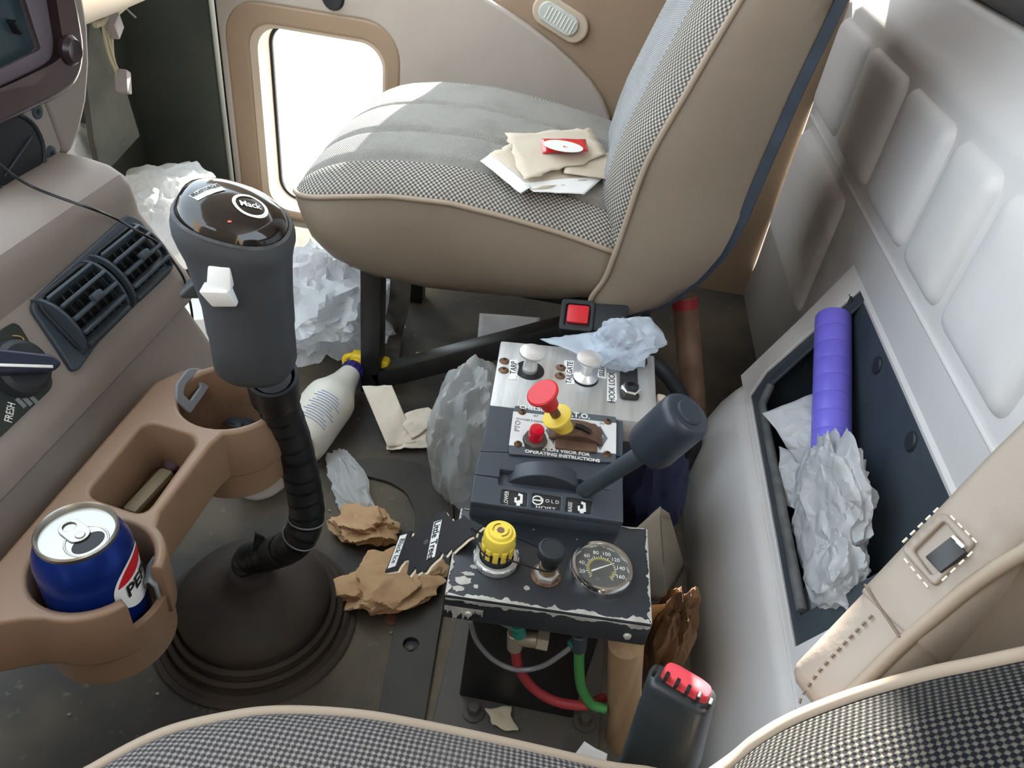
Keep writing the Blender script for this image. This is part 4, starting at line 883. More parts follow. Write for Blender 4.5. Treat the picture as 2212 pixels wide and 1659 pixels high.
plate('lock_bracket', [roundpoly([((p-so_).dot(sux), (p-so_).dot(suy)) for p in st_], .003)], .004, so_+sn*.0005, sux, suy, MT['steelblk'], sp, .001)
q = SS(*z2(1780,680), .0045); lathe('hex_nut', [(0,0),(.0125,0),(.0125,.004),(.011,.005),(0,.005)], q, sn, MT['chrome'], sp, 6, ang=20); lathe('nut_core', [(.0085,.004),(.0088,.008),(.006,.0085),(.0055,.005),(0,.005)], q, sn, MT['blk'], sp, 24)
q = SS(*z2(1770,270), .0045); lathe('hex_nut', [(0,0),(.0125,0),(.0125,.005),(0,.005)], q, sn, MT['blk'], sp, 6, ang=20); rbox('nut_bar', SS(*z2(1800,335), .006), (.030,.006,.004), MT['alu'], sp, .001, ux=sux, uy=suy)
plate('lock_bracket', [rrect(-.030,-.018,.024,.014,.004)], .004, SS(*z2(1750,270), .0005), sux, suy, MT['steelblk'], sp, .001)
rbox('side_clip', at(1426,868,z=.325), (.012,.014,.016), MT['rim'], sp, .003)
# ================================================================== driver's seat
near_w = weave('driver_weave', (20,22,28), (92,88,80), .0068, .0068, diag=True, thr=(-.1,.5), mott=(62,60,58))
near_g = weave('driver_weave_grey', (66,64,66), (142,137,132), .0068, .0068, diag=True, thr=(-.3,.6), mott=(102,98,94))
ds = thing('driver_chair', (0,-.02,0), 'woven grey driver seat with tan piping and vinyl side pad', 'seat')
edge = [at(u, v, z=.46) for u, v in ((130,1722),(215,1659),(350,1590),(480,1556),(600,1541),(760,1548),(900,1570),(1100,1612),(1300,1659),(1480,1705))]
loopc = [Vector((p.x,p.y,.46)) for p in edge]+[Vector((.17,.17,.46)),Vector((.20,.05,.46)),Vector((.20,-.22,.46)),Vector((.12,-.27,.46)),Vector((-.12,-.27,.46)),Vector((-.215,-.22,.46)),Vector((-.24,-.05,.46)),Vector((-.235,.08,.46))]
LP = spline(loopc, 6, closed=True); cc = Vector((0,-.03,.46)); n = len(LP)
V, Fc, uv = [], [], []
for k, dz in ((1,0),(.975,.010),(.93,.019),(.85,.026),(.7,.031),(.45,.034),(.2,.035)):
    for p in LP:
        q = cc+(p-cc)*k+Vector((0,0,dz)); V.append(q); uv.append((q.x, q.y))
for r in range(6):
    for j in range(n): Fc.append((r*n+j, r*n+(j+1)%n, (r+1)*n+(j+1)%n, (r+1)*n+j))
Fc.append(tuple(6*n+j for j in range(n)))
mesh('cushion', V, Fc, near_g, ds, uv, 60)
tube('piping', LP, .0045, MT['pipe'], ds, 8, loop=True)
loft('cushion_side', [[cc+(p-cc)*k+Vector((0,0,dz)) for p in LP] for k, dz in ((.995,-.001),(.99,-.03),(.97,-.07),(.93,-.10),(.80,-.11))], MT['vinyl'], ds, ang=60)
rbox('seat_stand', (0,-.04,.175), (.30,.34,.35), MT['steelblk'], ds, .01)
# backrest: woven front seen from the side
E_ = [Vector((.075,.165,.50))]+[at(u, v, d=d) for u, v, d in ((1560,1665,.445),(1640,1602,.445),(1720,1556,.445),(1850,1506,.443),(2000,1463,.44),(2120,1438,.438),(2230,1415,.436),(2400,1380,.44))]+[Vector((.36,.24,.82))]
ES = spline(E_, 5); nb_ = Vector((-.66,0,.75)); rings = []
for p in ES:
    r = []
    for k in range(15):
        t = k/14; c = .05*max(0, 1-(2*min(1,t*1.0)-1)**2)**.6; q = Vector((p.x, p.y-t*.43-(p.y-.2)*t, p.z)); r.append(q+nb_*c)
    rings.append(r)
V = [q for r in rings for q in r]; uv = []; s_ = 0
for i, r in enumerate(rings):
    if i: s_ += (ES[i]-ES[i-1]).length
    uu = 0
    for k in range(15):
        if k: uu += (r[k]-r[k-1]).length
        uv.append((uu, s_))
mesh('backrest', V, [(i*15+k, i*15+k+1, (i+1)*15+k+1, (i+1)*15+k) for i in range(len(rings)-1) for k in range(14)], near_w, ds, uv, 70)
tube('piping', ES, .0045, MT['pipe'], ds, 8)
# vinyl side pad with belt slot
A, B, Cc, D = at(1690,1440,d=.528), at(1800,1545,d=.505), at(2212,1205,d=.505), at(2212,876,d=.54)
PN = (B-A).cross(D-A).normalized()
if PN.dot(EYE-A) < 0: PN = -PN
ax0, ax1 = (A+B)/2, (Cc+D)/2; PA = (ax1-ax0).normalized(); PW = PN.cross(PA).normalized()
if PW.dot(B-A) < 0: PW = -PW
w0, w1 = abs((B-A).dot(PW))*.52, abs((Cc-D).dot(PW))*.52; LL = (ax1-ax0).length
pvin = mat('pad_vinyl', (162,150,138), .42, c2=(150,137,124), ns=7, c3=(132,118,104), s3=14, l3=.62, h3=.8, bump=.3, bs=160)
rings = []
for t, k in ((-.03,.25),(-.028,.5),(-.02,.75),(0,.92),(.03,1.0),(.15,1),(.36,1),(.368,1.0),(.372,1.03),(.38,1.05),(.5,1.05),(.75,1.05),(1,1.05),(1.3,1.05),(1.6,1.0)):
    c = ax0+PA*(LL*t)-PN*.022; w = (w0+(w1-w0)*min(1,max(0,t)))*k; h = .022*(k if k < 1 else 1+(k-1)*1.5)
    rings.append([c+PW*x+PN*y for x, y in sup(w, h, 36, 3.6)])
pad = loft('side_pad', rings, pvin, ds, ang=50)
def PP(u, v, h=0): return atp(u, v, ax0+PN*h, PN)
p2 = lambda u, v, h=0: ((PP(u,v,h)-ax0).dot(PA), (PP(u,v,h)-ax0).dot(PW))
zz = lambda x, y: (1400+x/2.724, 1050+y/2.724)
fo_ = [p2(*zz(*p)) for p in ((1735,150),(1935,330),(1690,600),(1490,380))]; fi_ = [p2(*zz(*p)) for p in ((1742,208),(1862,352),(1680,535),(1566,385))]
pux, puy = (PA, PW) if PA.cross(PW).dot(PN) > 0 else (PA, -PW)
fo_ = [(a, b if puy == PW else -b) for a, b in fo_]; fi_ = [(a, b if puy == PW else -b) for a, b in fi_]
plate('slot_frame', [roundpoly(fo_, .004), roundpoly(fi_, .002)[::-1]], .005, ax0-PN*.0006, pux, puy, pvin, pad, .0015)
plate('slot_lining', [fi_], .0008, ax0+PN*.0002, pux, puy, mat('amber_lining', (150,116,58), .6, c2=(92,68,40), ns=24), pad)
def bar(name, a, b, w, h, t, m, parent): c = (a+b)/2; return rbox(name, c, ((b-a).length, w, t), m, parent, .0008, ux=b-a, uy=PN.cross(b-a))
bar('latch', PP(*zz(1680,470),.002), PP(*zz(1835,350),.002), .013, 0, .004, MT['steelblk'], pad); bar('latch_edge', PP(*zz(1790,300),.003), PP(*zz(1865,365),.003), .003, 0, .003, MT['chrome'], pad)
stm = mat('stitch_thread', (214,204,190), .7); V=[]; 
def stitches(name, pts, m, L, gap, parent):
    bm = bmesh.new(); P = spline(pts, 30); acc = 0; i = 0
    for a, b in zip(P, P[1:]):
        acc += (b-a).length
        if acc > L+gap:
            acc = 0; d = (b-a).normalized(); r = bmesh.ops.create_cube(bm, size=1); Mx = basis(a, d, PN.cross(d))
            for v in r['verts']: v.co = Mx @ Vector((v.co.x*L, v.co.y*.0011, v.co.z*.0012))
    o = bmobj(name, bm, m, parent); o['kind'] = 'stuff'; return o
for a, b in (((1755,150),(1925,325)),((1485,400),(1650,600)),((1470,360),(1720,120)),((1700,590),(1930,370))):
    stitches('stitching', [PP(*zz(*a),.0050), PP(*[(p+q)/2 for p, q in zip(zz(*a), zz(*b))],.0050), PP(*zz(*b),.0050)], stm, .0038, .0022, pad)
stitches('stitching', [PP(*zz(*p),.0006) for p in ((1340,740),(1150,930),(990,1110),(905,1240),(890,1300))], mat('dark_thread', (120,104,92), .7), .003, .0022, pad)
sm = [PP(*zz(*p), .0002) for p in ((1275,580),(1330,665),(1410,785),(1480,890))]; tube('pad_seam', spline(sm, 5), .0008, mat('dark_seam', (122,106,92), .7), pad, 6)  # seam drawn as a thin darker tube in the vinyl
tube('pad_piping', spline([PP(*zz(*p), -.004) for p in ((1100,1320),(1300,1120),(1500,925),(1700,755),(1880,605),(2060,480),(2230,380),(2500,200))], 5), .0045, MT['pipe'], ds, 8)
# shaded gusset between pad and woven front
low = [PP(*zz(*p), -.008) for p in ((1100,1330),(1300,1130),(1500,930),(1700,760),(1880,610),(2230,385),(2600,160))]
top = [ES[min(len(ES)-1, int(len(ES)*k))]+Vector((.004,.004,-.004)) for k in (.22,.33,.44,.55,.64,.76,.97)]
loft('gusset', [[a, a*.5+b*.5+Vector((.03,.01,-.06)), b] for a, b in zip(spline(low,4), spline(top,4))], MT['vinyl'], ds, closed=False, cap=False, ang=60)
# ---------------------------------------------------------------- driver's belt buckle
bk2 = thing('belt_buckle', at(1440,1560,d=.53), 'large black seat belt buckle with red button beside the driver seat', 'buckle')
fTL, fTR, bTL, bTR = at(1398,1470,d=.475), at(1524,1548,d=.475), at(1411,1420,d=.492), at(1556,1488,d=.492)
dn = (at(1325,1690,d=.56)-fTL); dn2 = (at(1490,1700,d=.56)-fTR)
hexa('body', [fTL+dn, fTR+dn2, bTR+dn2, bTL+dn, fTL, fTR, bTR, bTL], mat('buckle_black', (36,42,46), .38, c2=(46,52,54), ns=12), bk2, .006, 3)
bc = (fTL+fTR+bTL+bTR)/4; bxu = (fTR-fTL).normalized(); byu = (bTL-fTL); byu = (byu-bxu*byu.dot(bxu)).normalized(); bn = bxu.cross(byu)
if bn.dot(EYE-bc) < 0: bn = -bn
bw, bd = (fTR-fTL).length, (bTL-fTL).dot(byu)
btn = loft('button', [[bc+bxu*(x*k+.002)+byu*(y*k+.002)+bn*h for x, y in sup(bw*.40, abs(bd)*.33, 28, 4)] for h, k in ((-.002,1),(.003,1),(.0048,.95),(.0055,.85),(.0058,.4))], mat('coral_red', (226,72,84), .42), bk2)
for k in range(6):
    p = bc+bxu*(-.016+.0068*k)-byu*(abs(bd)*.27)+bn*.0035; rbox('button_groove', p, (.0022,.006,.005), MT['ink'], btn, .0005, ux=bxu, uy=byu)
sk = (fTL+bTR)/2+dn*1.5; tube('stalk', [(fTL+bTR)/2+dn*.9, sk, Vector((sk.x+.05, sk.y+.02, .01))], .010, MT['blk'], bk2, 10)
# ================================================================== floor bracket strip
fs_ = thing('floor_strip', at(890,1300,z=0), 'dark flat curved steel strip with a bolt hole on the floor', 'bracket')
so1 = [at(u, v, z=.004) for u, v in ((930,1480),(948,1370),(965,1270),(978,1160),(980,1085),(962,1035),(920,1006),(860,992),(800,990),(745,1000),(735,1015),(790,1030),(840,1042),(878,1065),(898,1108),(896,1150),(880,1230),(852,1355),(830,1470),(812,1580),(912,1590))]
hc = at(888,1394,z=.004)
plate('strip', [roundpoly([(p.x,p.y) for p in so1], .012), circ(hc.x, hc.y, .0105, 24)[::-1]], .006, (0,0,.0005), (1,0,0), (0,1,0), mat('worn_dark_steel', (58,56,53), .6, c2=(72,68,61), ns=9), fs_, .0008)
lathe('bolt_recess', [(0,.001),(.0105,.001),(.0105,.0003)], (hc.x,hc.y,0), (0,0,1), MT['ink'], fs_, 24); lathe('bolt', [(0,.003),(.004,.003),(.004,.001)], (hc.x,hc.y-.003,0), (0,0,1), MT['floorb'], fs_, 12)
tag(lathe('copper_coin', [(0,.0014),(.0092,.0014),(.0095,.0008),(.0095,0)], at(846,1339,z=.0006), (0,0,1), mat('copper_coin', (150,108,90), .45, .5), None, 28), 'small copper coin beside the floor strip', 'coin')
# ================================================================== litter
kraft = mat('kraft_napkin', (204,168,128), .85, c2=(188,150,110), ns=20); napm = mat('napkin_tan', (212,200,182), .85, c2=(202,188,170), ns=14)
bagw = film('bag_white', (226,229,232), .10, .3, wr=38); bagg = film('bag_grey', (222,225,224), .46, .2, wr=24); bagb = film('bag_blue_white', (222,232,244), .46, .2, wr=30); clear = film('clear_film', (244,247,247), .58, .03, wr=30)
def seatpt(u, v, off=.001):
    z = .47
    for _ in range(6): p = at(u, v, z=z+off); z = ztop(p.x, min(max(p.y, Y0+.01), Y1-.01))
    return at(u, v, z=z+off)
def seatsheet(name, px, m, off, seed, amp=.0015, n=12, **k): 
    return sheet(name, [seatpt(u, v, off) for u, v in px], m, None, n, amp, 20, seed, up=Vector((0,0,1)), **k)
tag(seatsheet('paper_napkin', ((1132,398),(1152,416),(1262,421),(1312,378)), MT['paper'], .003, 1), 'white paper napkin peeping out lowest of the pile on the passenger seat', 'napkin')
tag(seatsheet('paper_napkin', ((1056,334),(1150,412),(1298,384),(1128,300)), napm, .006, 2, rough=.008), 'tan paper napkin with ragged edge at the front of the seat pile', 'napkin')
tag(seatsheet('paper_napkin', ((1225,322),(1218,376),(1362,396),(1366,338)), napm, .009, 3), 'tan paper napkin reaching towards the passenger backrest', 'napkin')
tag(seatsheet('paper_napkin', ((1092,290),(1130,392),(1314,336),(1274,279)), napm, .013, 4, rough=.010), 'tan paper napkin on top of the pile, under the red sachet', 'napkin')
tag(seatsheet('sugar_sachet', ((1037,350),(1124,420),(1147,406),(1060,334)), MT['white'], .004, 5, amp=.0022), 'white paper sachet half under the napkins on the passenger seat', 'sachet')
kp = thing('ketchup_sachet', seatpt(1218,317,.016), 'red and white condiment sachet lying on the napkins', 'sachet')
sheet('packet', [seatpt(u, v, .0185) for u, v in ((1167,302),(1173,331),(1270,328),(1265,303))], mat('sachet_red', (206,38,40), .25, coat=.4), kp, 10, .0014, 30, 3, up=Vector((0,0,1)), solid=.002)
qa, qb, qc = seatpt(1217,316.5,.0215), seatpt(1255,317,.0215), seatpt(1217,305,.0215); oxx = (qb-qa).normalized(); oyy = (qc-qa); oyy = (oyy-oxx*oyy.dot(oxx)).normalized()
ov = plate('oval', [circ(0,0,(qb-qa).length,30,(qc-qa).length*.95)], .0006, qa, oxx, oyy, MT['wink'], kp); text('A', .011, qa-oyy*.004+oxx.cross(oyy)*.0007, oxx, oyy, mat('sachet_red_ink', (190,40,44), .5), ov, .0002)
tag(sheet('red_sachet', [at(1366,294,y=1.235), at(1374,292,y=1.235), at(1381,328,y=1.21), at(1372,338,y=1.21)], mat('bright_red', (216,44,48), .3), None, 6, .0012, 30, 2, solid=.002), 'narrow red sachet tucked against the passenger backrest', 'sachet')
# papers on the floor
tag(sheet('paper_sheet', [at(1036,678,z=.004), at(1030,750,z=.004), at(1150,752,z=.004), at(1168,688,z=.004)], mat('dull_white_paper', (206,208,212), .8, c2=(180,178,174), ns=10), None, 12, .002, 10, 3, up=Vector((0,0,1))), 'dull white sheet of paper on the floor under the passenger seat', 'paper')
tag(sheet('paper_sheet', [at(1056,1528,z=.010), at(1062,1566,z=.010), at(1108,1580,z=.010), at(1110,1526,z=.010)], mat('cream_paper', (196,184,158), .85), None, 10, .003, 40, 4, rough=.010, up=Vector((0,0,1))), 'torn scrap of cream paper on the pedestal base plate', 'paper')
tag(sheet('paper_sheet', [at(1212,1665,z=.012), at(1262,1605,z=.050), at(1312,1632,z=.035), at(1300,1700,z=.010)], MT['paper'], None, 10, .004, 20, 5), 'folded white paper corner between driver seat and console', 'paper')
tag(rbox('paper_box', at(438,722,z=.066), (.10,.10,.13), MT['paper'], None, .003, ux=(1,.5,0), uy=(-.5,1,0)), 'white paper box behind the dash end beside the shifter', 'box')
tag(crumple('paper_crumb', at(905,767,z=.006), (.008,.006,.005), MT['yellow'], None, 3, 2, floor=.0005), 'tiny yellow crumb on the floor by the seat brace', 'crumb')
# cream cloth
tw_ = thing('paper_towel', at(870,910,z=0), 'cream folded paper towel dropped beside the grey plastic bag', 'towel')
crm = mat('cream_towel', (232,222,206), .85, c2=(222,210,192), ns=10)
sheet('fold', [at(784,838,z=.050), at(838,966,z=.012), at(900,958,z=.016), at(848,836,z=.060)], crm, tw_, 20, .010, 16, 3, solid=.001)
sheet('fold', [at(834,940,z=.006), at(838,976,z=.004), at(936,972,z=.010), at(946,905,z=.045)], crm, tw_, 20, .010, 18, 6, solid=.001)
sheet('fold', [at(860,900,z=.030), at(890,950,z=.022), at(960,905,z=.05), at(925,880,z=.06)], crm, tw_, 16, .008, 20, 9, solid=.001)
# brown paper balls
def flatten(k): return lambda q: Vector((q.x, q.y, q.z))
tag(crumple('crumpled_paper', at(788,1138,z=.018), (.044,.034,.020), kraft, None, 12, 5, .55, 1.05, floor=.0006, ang=30, sharp=.9), 'smaller ball of crumpled brown paper on the floor behind the shifter', 'paper')
tag(crumple('crumpled_paper', at(838,1252,z=.020), (.064,.044,.020), kraft, None, 31, 5, .55, 1.05, floor=.0068, ang=30, sharp=.9, ax=((1,.45,0),(-.45,1,0))), 'larger wad of crumpled brown paper under the air freshener', 'paper')
tag(crumple('clear_wrapper', at(756,1052,z=.018), (.075,.026,.016), clear, None, 17, 5, .5, 1.1, floor=.007, ang=40, st=(.7,1.3,1.3), sharp=.5, ax=((1,-1.35,0),(1.35,1,0))), 'clear glossy plastic wrapper twisted on the floor', 'wrapper')
# bags
tag(crumple('plastic_bag', at(694,650,z=.080), (.13,.16,.10), bagw, None, 7, 5, .5, 1.4, floor=.0006, sharp=1.3), 'large white plastic bag on the floor under the front of the passenger seat', 'bag')
tag(crumple('plastic_bag', at(1012,945,z=.12), (.060,.085,.125), bagg, None, 22, 5, .32, 1.2, floor=.0006, st=(1,1,.6), sharp=.7), 'grey translucent plastic bag standing against the control console', 'bag')
gi = mat('green_print', (40,110,60), .6)
bag2 = thing('knotted_bag', at(1350,770,z=.345), 'small bluish white knotted bag draped over the aluminium switch box', 'bag')
crumple('bulge', at(1352,740,z=.370), (.044,.034,.030), bagb, bag2, 46, 5, .42, 1.0, floor=.3445, st=(1,1,.7), sharp=.7)
sheet('tail', [at(1165,738,z=.346), at(1300,792,z=.352), at(1340,772,z=.366), at(1290,722,z=.362)], bagb, bag2, 18, .006, 30, 5, solid=.0005, up=Vector((0,0,1)))
sheet('film_skirt', [at(1310,770,z=.366), at(1318,790,z=.352), at(1392,798,z=.352), at(1396,752,z=.366)], bagb, bag2, 16, .004, 40, 8, solid=.0005, up=Vector((0,0,1)))
# white clutter in the sunlit footwell
tag(crumple('plastic_bag', at(368,470,z=.11), (.10,.12,.11), bagw, None, 9, 5, .35, 1.3, floor=.0006), 'bulky white bag lit by the sun in the passenger footwell', 'bag')
tag(rbox('snack_carton', at(322,395,z=.16), (.07,.012,.05), mat('carton_pale', (206,204,176), .5, c2=(196,176,80), ns=18, lo=.5, hi=.6), None, .002, ux=(1,.4,0), uy=(-.4,1,.3)), 'pale carton with yellow print at the edge of the footwell bag', 'carton')
jug = thing('washer_jug', at(396,520,z=.0), 'milky grey plastic jug lying in the footwell behind the dash', 'jug')
ja, jb = at(372,560,z=.04), at(430,488,z=.05); lathe('body', [(0,0),(.03,0),(.036,.006),(.036,(jb-ja).length*.8),(.02,(jb-ja).length),(0,(jb-ja).length)], ja, jb-ja, mat('milky_plastic', (178,182,170), .35), jug, 28); cyl('neck', jb, jb+(jb-ja).normalized()*.02, .014, MT['blk'], jug)
tag(crumple('plastic_bag', at(160,322,x=-1.02), (.045,.06,.06), MT['white'], None, 14, 4, .3, 1.0), 'added white scrap in place of a bright spot of light behind the radio housing', 'bag')  # white blob added where outside light shows as a bright spot
# spray bottle
sb = thing('spray_bottle', at(690,890,z=0), 'white spray bottle with blue lettering and yellow trigger, lying on the floor', 'bottle')
a, b = at(640,962,z=.047), at(764,798,z=.052); d = (b-a).normalized(); L_ = (b-a).length
btl = mat('bottle_white', (226,224,214), .35, c2=(206,202,190), ns=14)
lathe('body', [(0,0),(.038,0),(.043,.006),(.0445,.02),(.0445,L_*.52),(.043,L_*.58),(.033,L_*.68),(.024,L_*.80),(.0195,L_*.92),(.018,L_*.95)], a, d, btl, sb, 40)
ring = lathe('collar', [(.0,0),(.019,0),(.0195,.003),(.0195,.016),(.0175,.019),(0,.019)], a+d*(L_*.93), d, mat('purple_collar', (52,40,110), .4), sb, 30)
for k in range(14):
    t = 2*math.pi*k/14; u_ = d.orthogonal().normalized(); w_ = d.cross(u_); p = a+d*(L_*.93+.009)+(u_*math.cos(t)+w_*math.sin(t))*.0196; tube('collar_rib', [p-d*.007, p+d*.007], .0012, bpy.data.materials['purple_collar'], ring, 5)
ym = mat('trigger_yellow', (238,204,50), .4)
h0 = a+d*(L_*.93+.018); cyl('neck', h0, h0+d*.022, .012, ym, sb)
h1 = h0+d*.022; hexa('trigger_head', [h1+Vector(v) for v in ((-.02,-.012,-.018),(.062,-.012,-.030),(.062,.016,-.030),(-.02,.014,-.018),(-.014,-.010,.020),(.055,-.010,.016),(.055,.012,.016),(-.014,.012,.020))], ym, sb, .006, 3)
tube('trigger', spline([h1+Vector((-.012,0,.012)), h1+Vector((-.026,-.006,.006)), h1+Vector((-.022,-.014,-.018)), h1+Vector((-.034,-.022,-.030))], 4), .0055, ym, sb, 8)
bl = mat('bottle_print', (104,130,190), .5)
up_ = (EYE-(a+b)/2); up_ = (up_-d*up_.dot(d)).normalized(); sd = d.cross(up_)
for i in range(12):
    t0, t1 = L_*(.12+.028*i), 0; Rr = .0448
    for sgn, a0, a1 in ((1,-38,34),): tube('print_line', [a+d*t0+(up_*math.cos(math.radians(x))+sd*math.sin(math.radians(x)))*Rr for x in range(a0+(i%3)*5, a1-(i%4)*6, 6)], .0009, bl, sb, 5, flat=.4)
# white paper cup lying under the tray
pc = at(556,1000,z=.043); tag(lathe('paper_cup', [(0,0),(.028,0),(.030,.002),(.040,.085),(.042,.088),(.038,.088),(.028,.004),(0,.004)], pc+Vector((-.035,.035,.0)), (.66,-.7,.0), mat('cup_white', (216,210,204), .6, c2=(196,188,180), ns=20), None, 32), 'white paper cup lying on the floor beyond the cup holder', 'cup')
# air freshener
af = thing('air_freshener', at(940,1180,z=.25), 'black cardboard tree air freshener hanging by a cord from the yellow knob', 'air freshener')
T1, T2, T3 = at(1046,1140,z=.318), at(836,1232,z=.235), at(930,1110,z=.272)
tn = (T2-T1).cross(T3-T1).normalized(); tn = tn if tn.dot(EYE-T1) > 0 else -tn
tx = (T1-T2).normalized(); ty = tn.cross(tx)
z6 = lambda x, y: (720+x/5.53, 1060+y/5.53)
def t2(x, y): p = atp(*z6(x, y), T1, tn)-T1; return (p.dot(tx), p.dot(ty))
outl = [(1800,425),(1720,490),(1700,540),(1640,560),(1600,585),(1540,640),(1480,690),(1430,740),(1415,690),(1345,785),(1300,745),(1270,800),(1210,850),(1160,900),(1110,975),(1080,985),(1060,960),(1000,1000),(995,915),(910,1020),(890,1000),(915,860),(905,825),(850,840),(800,900),(770,960),(625,985),(720,760),(790,560),(860,510),(945,490),(930,575),(1030,510),(1100,430),(1110,350),(1150,318),(1195,365),(1230,290),(1270,265),(1300,275),(1340,240),(1380,310),(1420,320),(1425,375),(1480,360),(1520,350),(1570,305),(1620,355),(1700,375),(1730,400)]
card = mat('freshener_card', (34,34,38), .6)
plate('card', [[t2(*p) for p in outl], [(lambda c: (c[0]+.0018*math.cos(k), c[1]+.0018*math.sin(k)))(t2(1665,465)) for k in [j*.52 for j in range(12)]][::-1]], .0014, T1, tx, ty, card, af)
edge_m = mat('card_edge', (228,214,190), .8); plate('card_backing', [[t2(x+14, y+16) for x, y in outl]], .0008, T1-tn*.0016, tx, ty, edge_m, af)
for quad, body, size, c, rev in ((((1215,385),(1308,358),(1222,800),(1125,838)),'Little Trees',.0125,(1216,600),1), (((808,550),(890,528),(752,912),(660,942)),'Black Ice',.0105,(785,730),1)):
    lb = plate('label', [[t2(*p) for p in quad]], .0003, T1+tn*.0014, tx, ty, MT['wink'], af)
    p, q = Vector(t2((quad[0][0]+quad[1][0])/2, (quad[0][1]+quad[1][1])/2)), Vector(t2((quad[2][0]+quad[3][0])/2, (quad[2][1]+quad[3][1])/2))
    dr_ = (q-p).normalized(); X3 = tx*dr_.x+ty*dr_.y; Y3 = tn.cross(X3); cc_ = t2(*c)
    text(body, size, T1+tx*cc_[0]+ty*cc_[1]+tn*.0018, X3, Y3, MT['ink'], lb, .0002, sx=.82, bold=.0002 if size > .011 else 0)
cc_ = t2(1115,625); text('®', .008, T1+tx*cc_[0]+ty*cc_[1]+tn*.0016, X3, Y3, MT['greyink'], af, .0002)
hp2 = T1+tx*t2(1665,465)[0]+ty*t2(1665,465)[1]+tn*.002; kq = G(1071,1210)+upv*.020; bq_ = G(1179,1244)+upv*.020
tube('cord', spline([hp2, kq+Vector((-.017,.008,.006)), kq+Vector((0,.0175,.004)), bq_+Vector((0,.009,.004)), bq_+Vector((.009,0,.002)), bq_+Vector((0,-.009,-.002)), kq+Vector((.012,-.013,0)), kq+Vector((-.012,-.013,.002)), hp2], 6), .0009, MT['ink'], af, 6)
# ================================================================== things beside the rear wall
rp = at(1508,990,z=.002); tp = at(1478,640,y=1.13)
rod = thing('rusty_pipe', rp, 'rusty brown pipe standing between passenger seat and rear wall', 'pipe')
rm_ = mat('rusty_pipe', (112,86,68), .5, .25, c2=(146,118,98), ns=16, c3=(188,172,150), s3=30, l3=.64, h3=.72)
tube('shaft', [rp, rp*.5+tp*.5, tp], .0215, rm_, rod, 20); tube('red_band', [tp*.93+rp*.07, tp*.99+rp*.01], .0219, mat('red_paint', (150,40,40), .5), rod, 20)
tag(tube('rubber_hose', spline([at(1392,772,z=.20), at(1430,800,z=.19), at(1465,845,z=.16), at(1490,900,z=.12), at(1500,960,z=.07), at(1480,1020,z=.02)], 6), .0125, MT['blk'], None, 14), 'thick black rubber hose curving behind the switch box', 'hose')
tag(sheet('card_flap', [at(1372,1142,z=.18), at(1388,1290,z=.004), at(1438,1296,z=.004), at(1424,1092,z=.20)], mat('grey_card', (170,162,148), .7), None, 14, .003, 8, 2, solid=.0015), 'curled grey beige card standing beside the gauge box', 'card')
tag(sheet('card_flap', [at(1424,1092,z=.20), at(1438,1296,z=.004), at(1478,1222,z=.004), at(1446,1108,z=.19)], mat('grey_card_b', (146,138,124), .7), None, 10, .003, 8, 3, solid=.0015), 'narrow folded side of card next to the rear wall housing', 'card')
tag(crumple('work_glove', at(1448,1375,z=.10), (.026,.034,.085), mat('brown_cloth', (124,94,66), .9, c2=(104,76,54), ns=12), None, 27, 5, .4, 1.2, floor=.0006, st=(1.4,1.4,.4)), 'brown cloth work glove stuffed beside the console', 'glove')
tag(sheet('cardboard_strip', [at(1385,1310,z=.16), at(1385,1440,z=.004), at(1420,1440,z=.004), at(1436,1305,z=.16)], mat('orange_cardboard', (176,128,78), .85), None, 10, .002, 12, 2, solid=.002), 'orange brown cardboard strip between the gauge box and the glove', 'cardboard')
pb0 = at(1345,1600,z=.002); tag(tube('wooden_handle', [pb0, pb0*.5+at(1352,1390,z=.215)*.5, at(1352,1390,z=.215)], .019, mat('pale_wood', (176,146,112), .6, c2=(150,120,88), ns=10, stretch=(6,6,.5)), None, 18), 'pale wooden handle leaning at the rear side of the pedestal', 'handle')
tag(crumple('navy_cloth', at(1400,1060,z=.12), (.05,.06,.10), mat('navy_cloth', (34,38,66), .9), None, 33, 4, .3, 1.0, floor=.0006), 'dark navy cloth bundled beside the hoist control', 'cloth')
tag(crumple('plastic_bag', at(1420,985,z=.09), (.035,.05,.10), bagg, None, 35, 4, .4, 1.2, floor=.0006), 'dull grey plastic bag below the lever handle', 'bag')
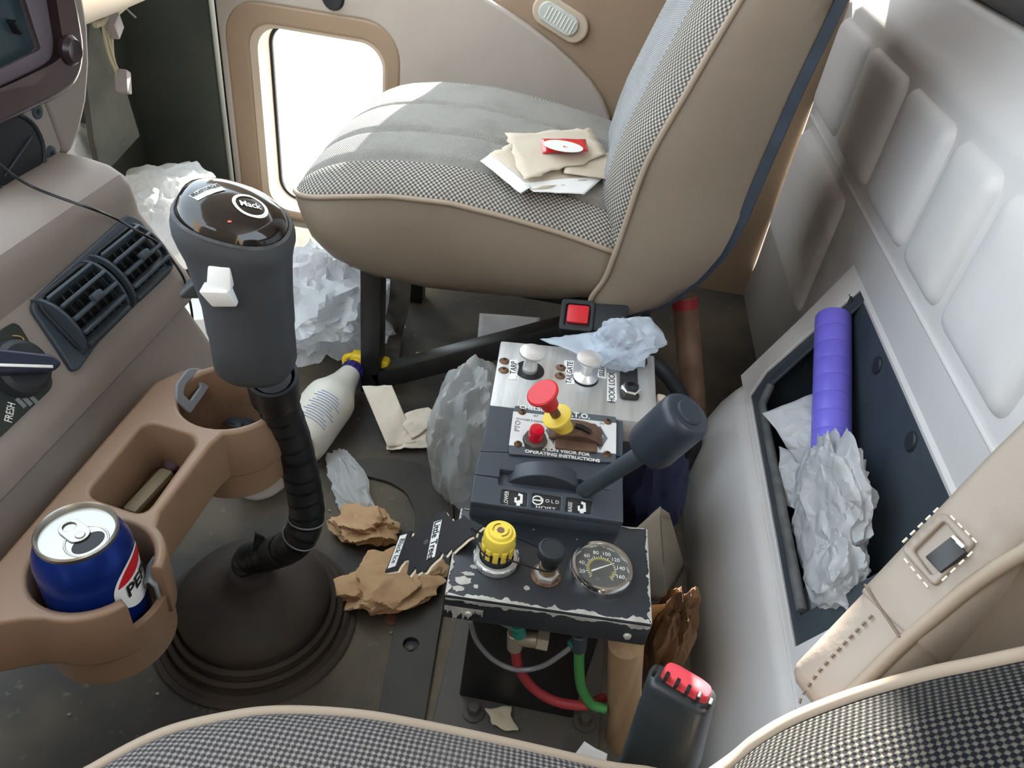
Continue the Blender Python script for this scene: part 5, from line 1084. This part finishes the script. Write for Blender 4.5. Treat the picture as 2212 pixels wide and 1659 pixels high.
# ---------------------------------------------------------------- in the wall pocket
pu = thing('purple_tube', at(1796,960,x=.405), 'purple ribbed cardboard tube standing in the wall pocket', 'tube')
pa, pb_ = at(1800,688,x=.418), at(1795,985,x=.402); pd = (pb_-pa).normalized(); PLn = (pb_-pa).length
pm = mat('purple_card', (122,114,228), .4, c2=(112,104,216), ns=12); seg = 8
for k in range(seg): lathe('segment', [(.0225,0),(.0258,.0),(.0262,.002),(.0262,PLn/seg-.0025),(.0256,PLn/seg-.0005),(.0225,PLn/seg-.0005)], pa+pd*(PLn*k/seg), pd, pm, pu, 36)
wb2 = thing('crumpled_bag', at(1790,1200,x=.39), 'white crumpled plastic bag stuffed into the wall pocket', 'bag')
crumple('bulge', at(1795,1085,x=.388), (.030,.085,.075), bagw, wb2, 51, 5, .5, 1.3, ax=((1,.1,0),(-.1,1,.25)), st=(1.2,.6,1))
crumple('bulge', at(1805,1235,x=.385), (.030,.060,.055), bagw, wb2, 53, 5, .5, 1.4, st=(1.2,.6,1))
sheet('neck', [at(1645,895,z=.235), at(1720,1010,z=.20), at(1830,1010,z=.27), at(1772,848,z=.26)], bagw, wb2, 22, .012, 16, 4, solid=.0006)
sheet('loose_edge', [at(1690,970,z=.20), at(1690,1090,z=.17), at(1760,1120,z=.19), at(1740,985,z=.22)], bagw, wb2, 18, .010, 22, 7, solid=.0006)

# crumbs scattered on the floor
random.seed(11); crm_ = None
for u, v, w in ((265,1342,'behind the near cup holder'),(340,1500,'below the cup holder tray'),(150,1545,'in the dark corner under the soda can'),(712,1105,'beside the clear wrapper'),(838,780,'near the seat leg'),(845,1368,'beside the copper coin')):
    if crm_ is None:
        crm_ = crumple('floor_crumb', at(u, v, z=.003), (.0022,.0018,.0015), mat('pale_crumb', (150,144,130), .8), None, 5, 2, floor=.0004); o = crm_
    else:
        o = crm_.copy(); COL.objects.link(o); o.location = at(u, v, z=.0004); o.rotation_euler = (0, 0, random.random()*6)
    tag(o, 'tiny pale crumb on the floor '+w, 'crumb', 'pale crumbs on the floor')
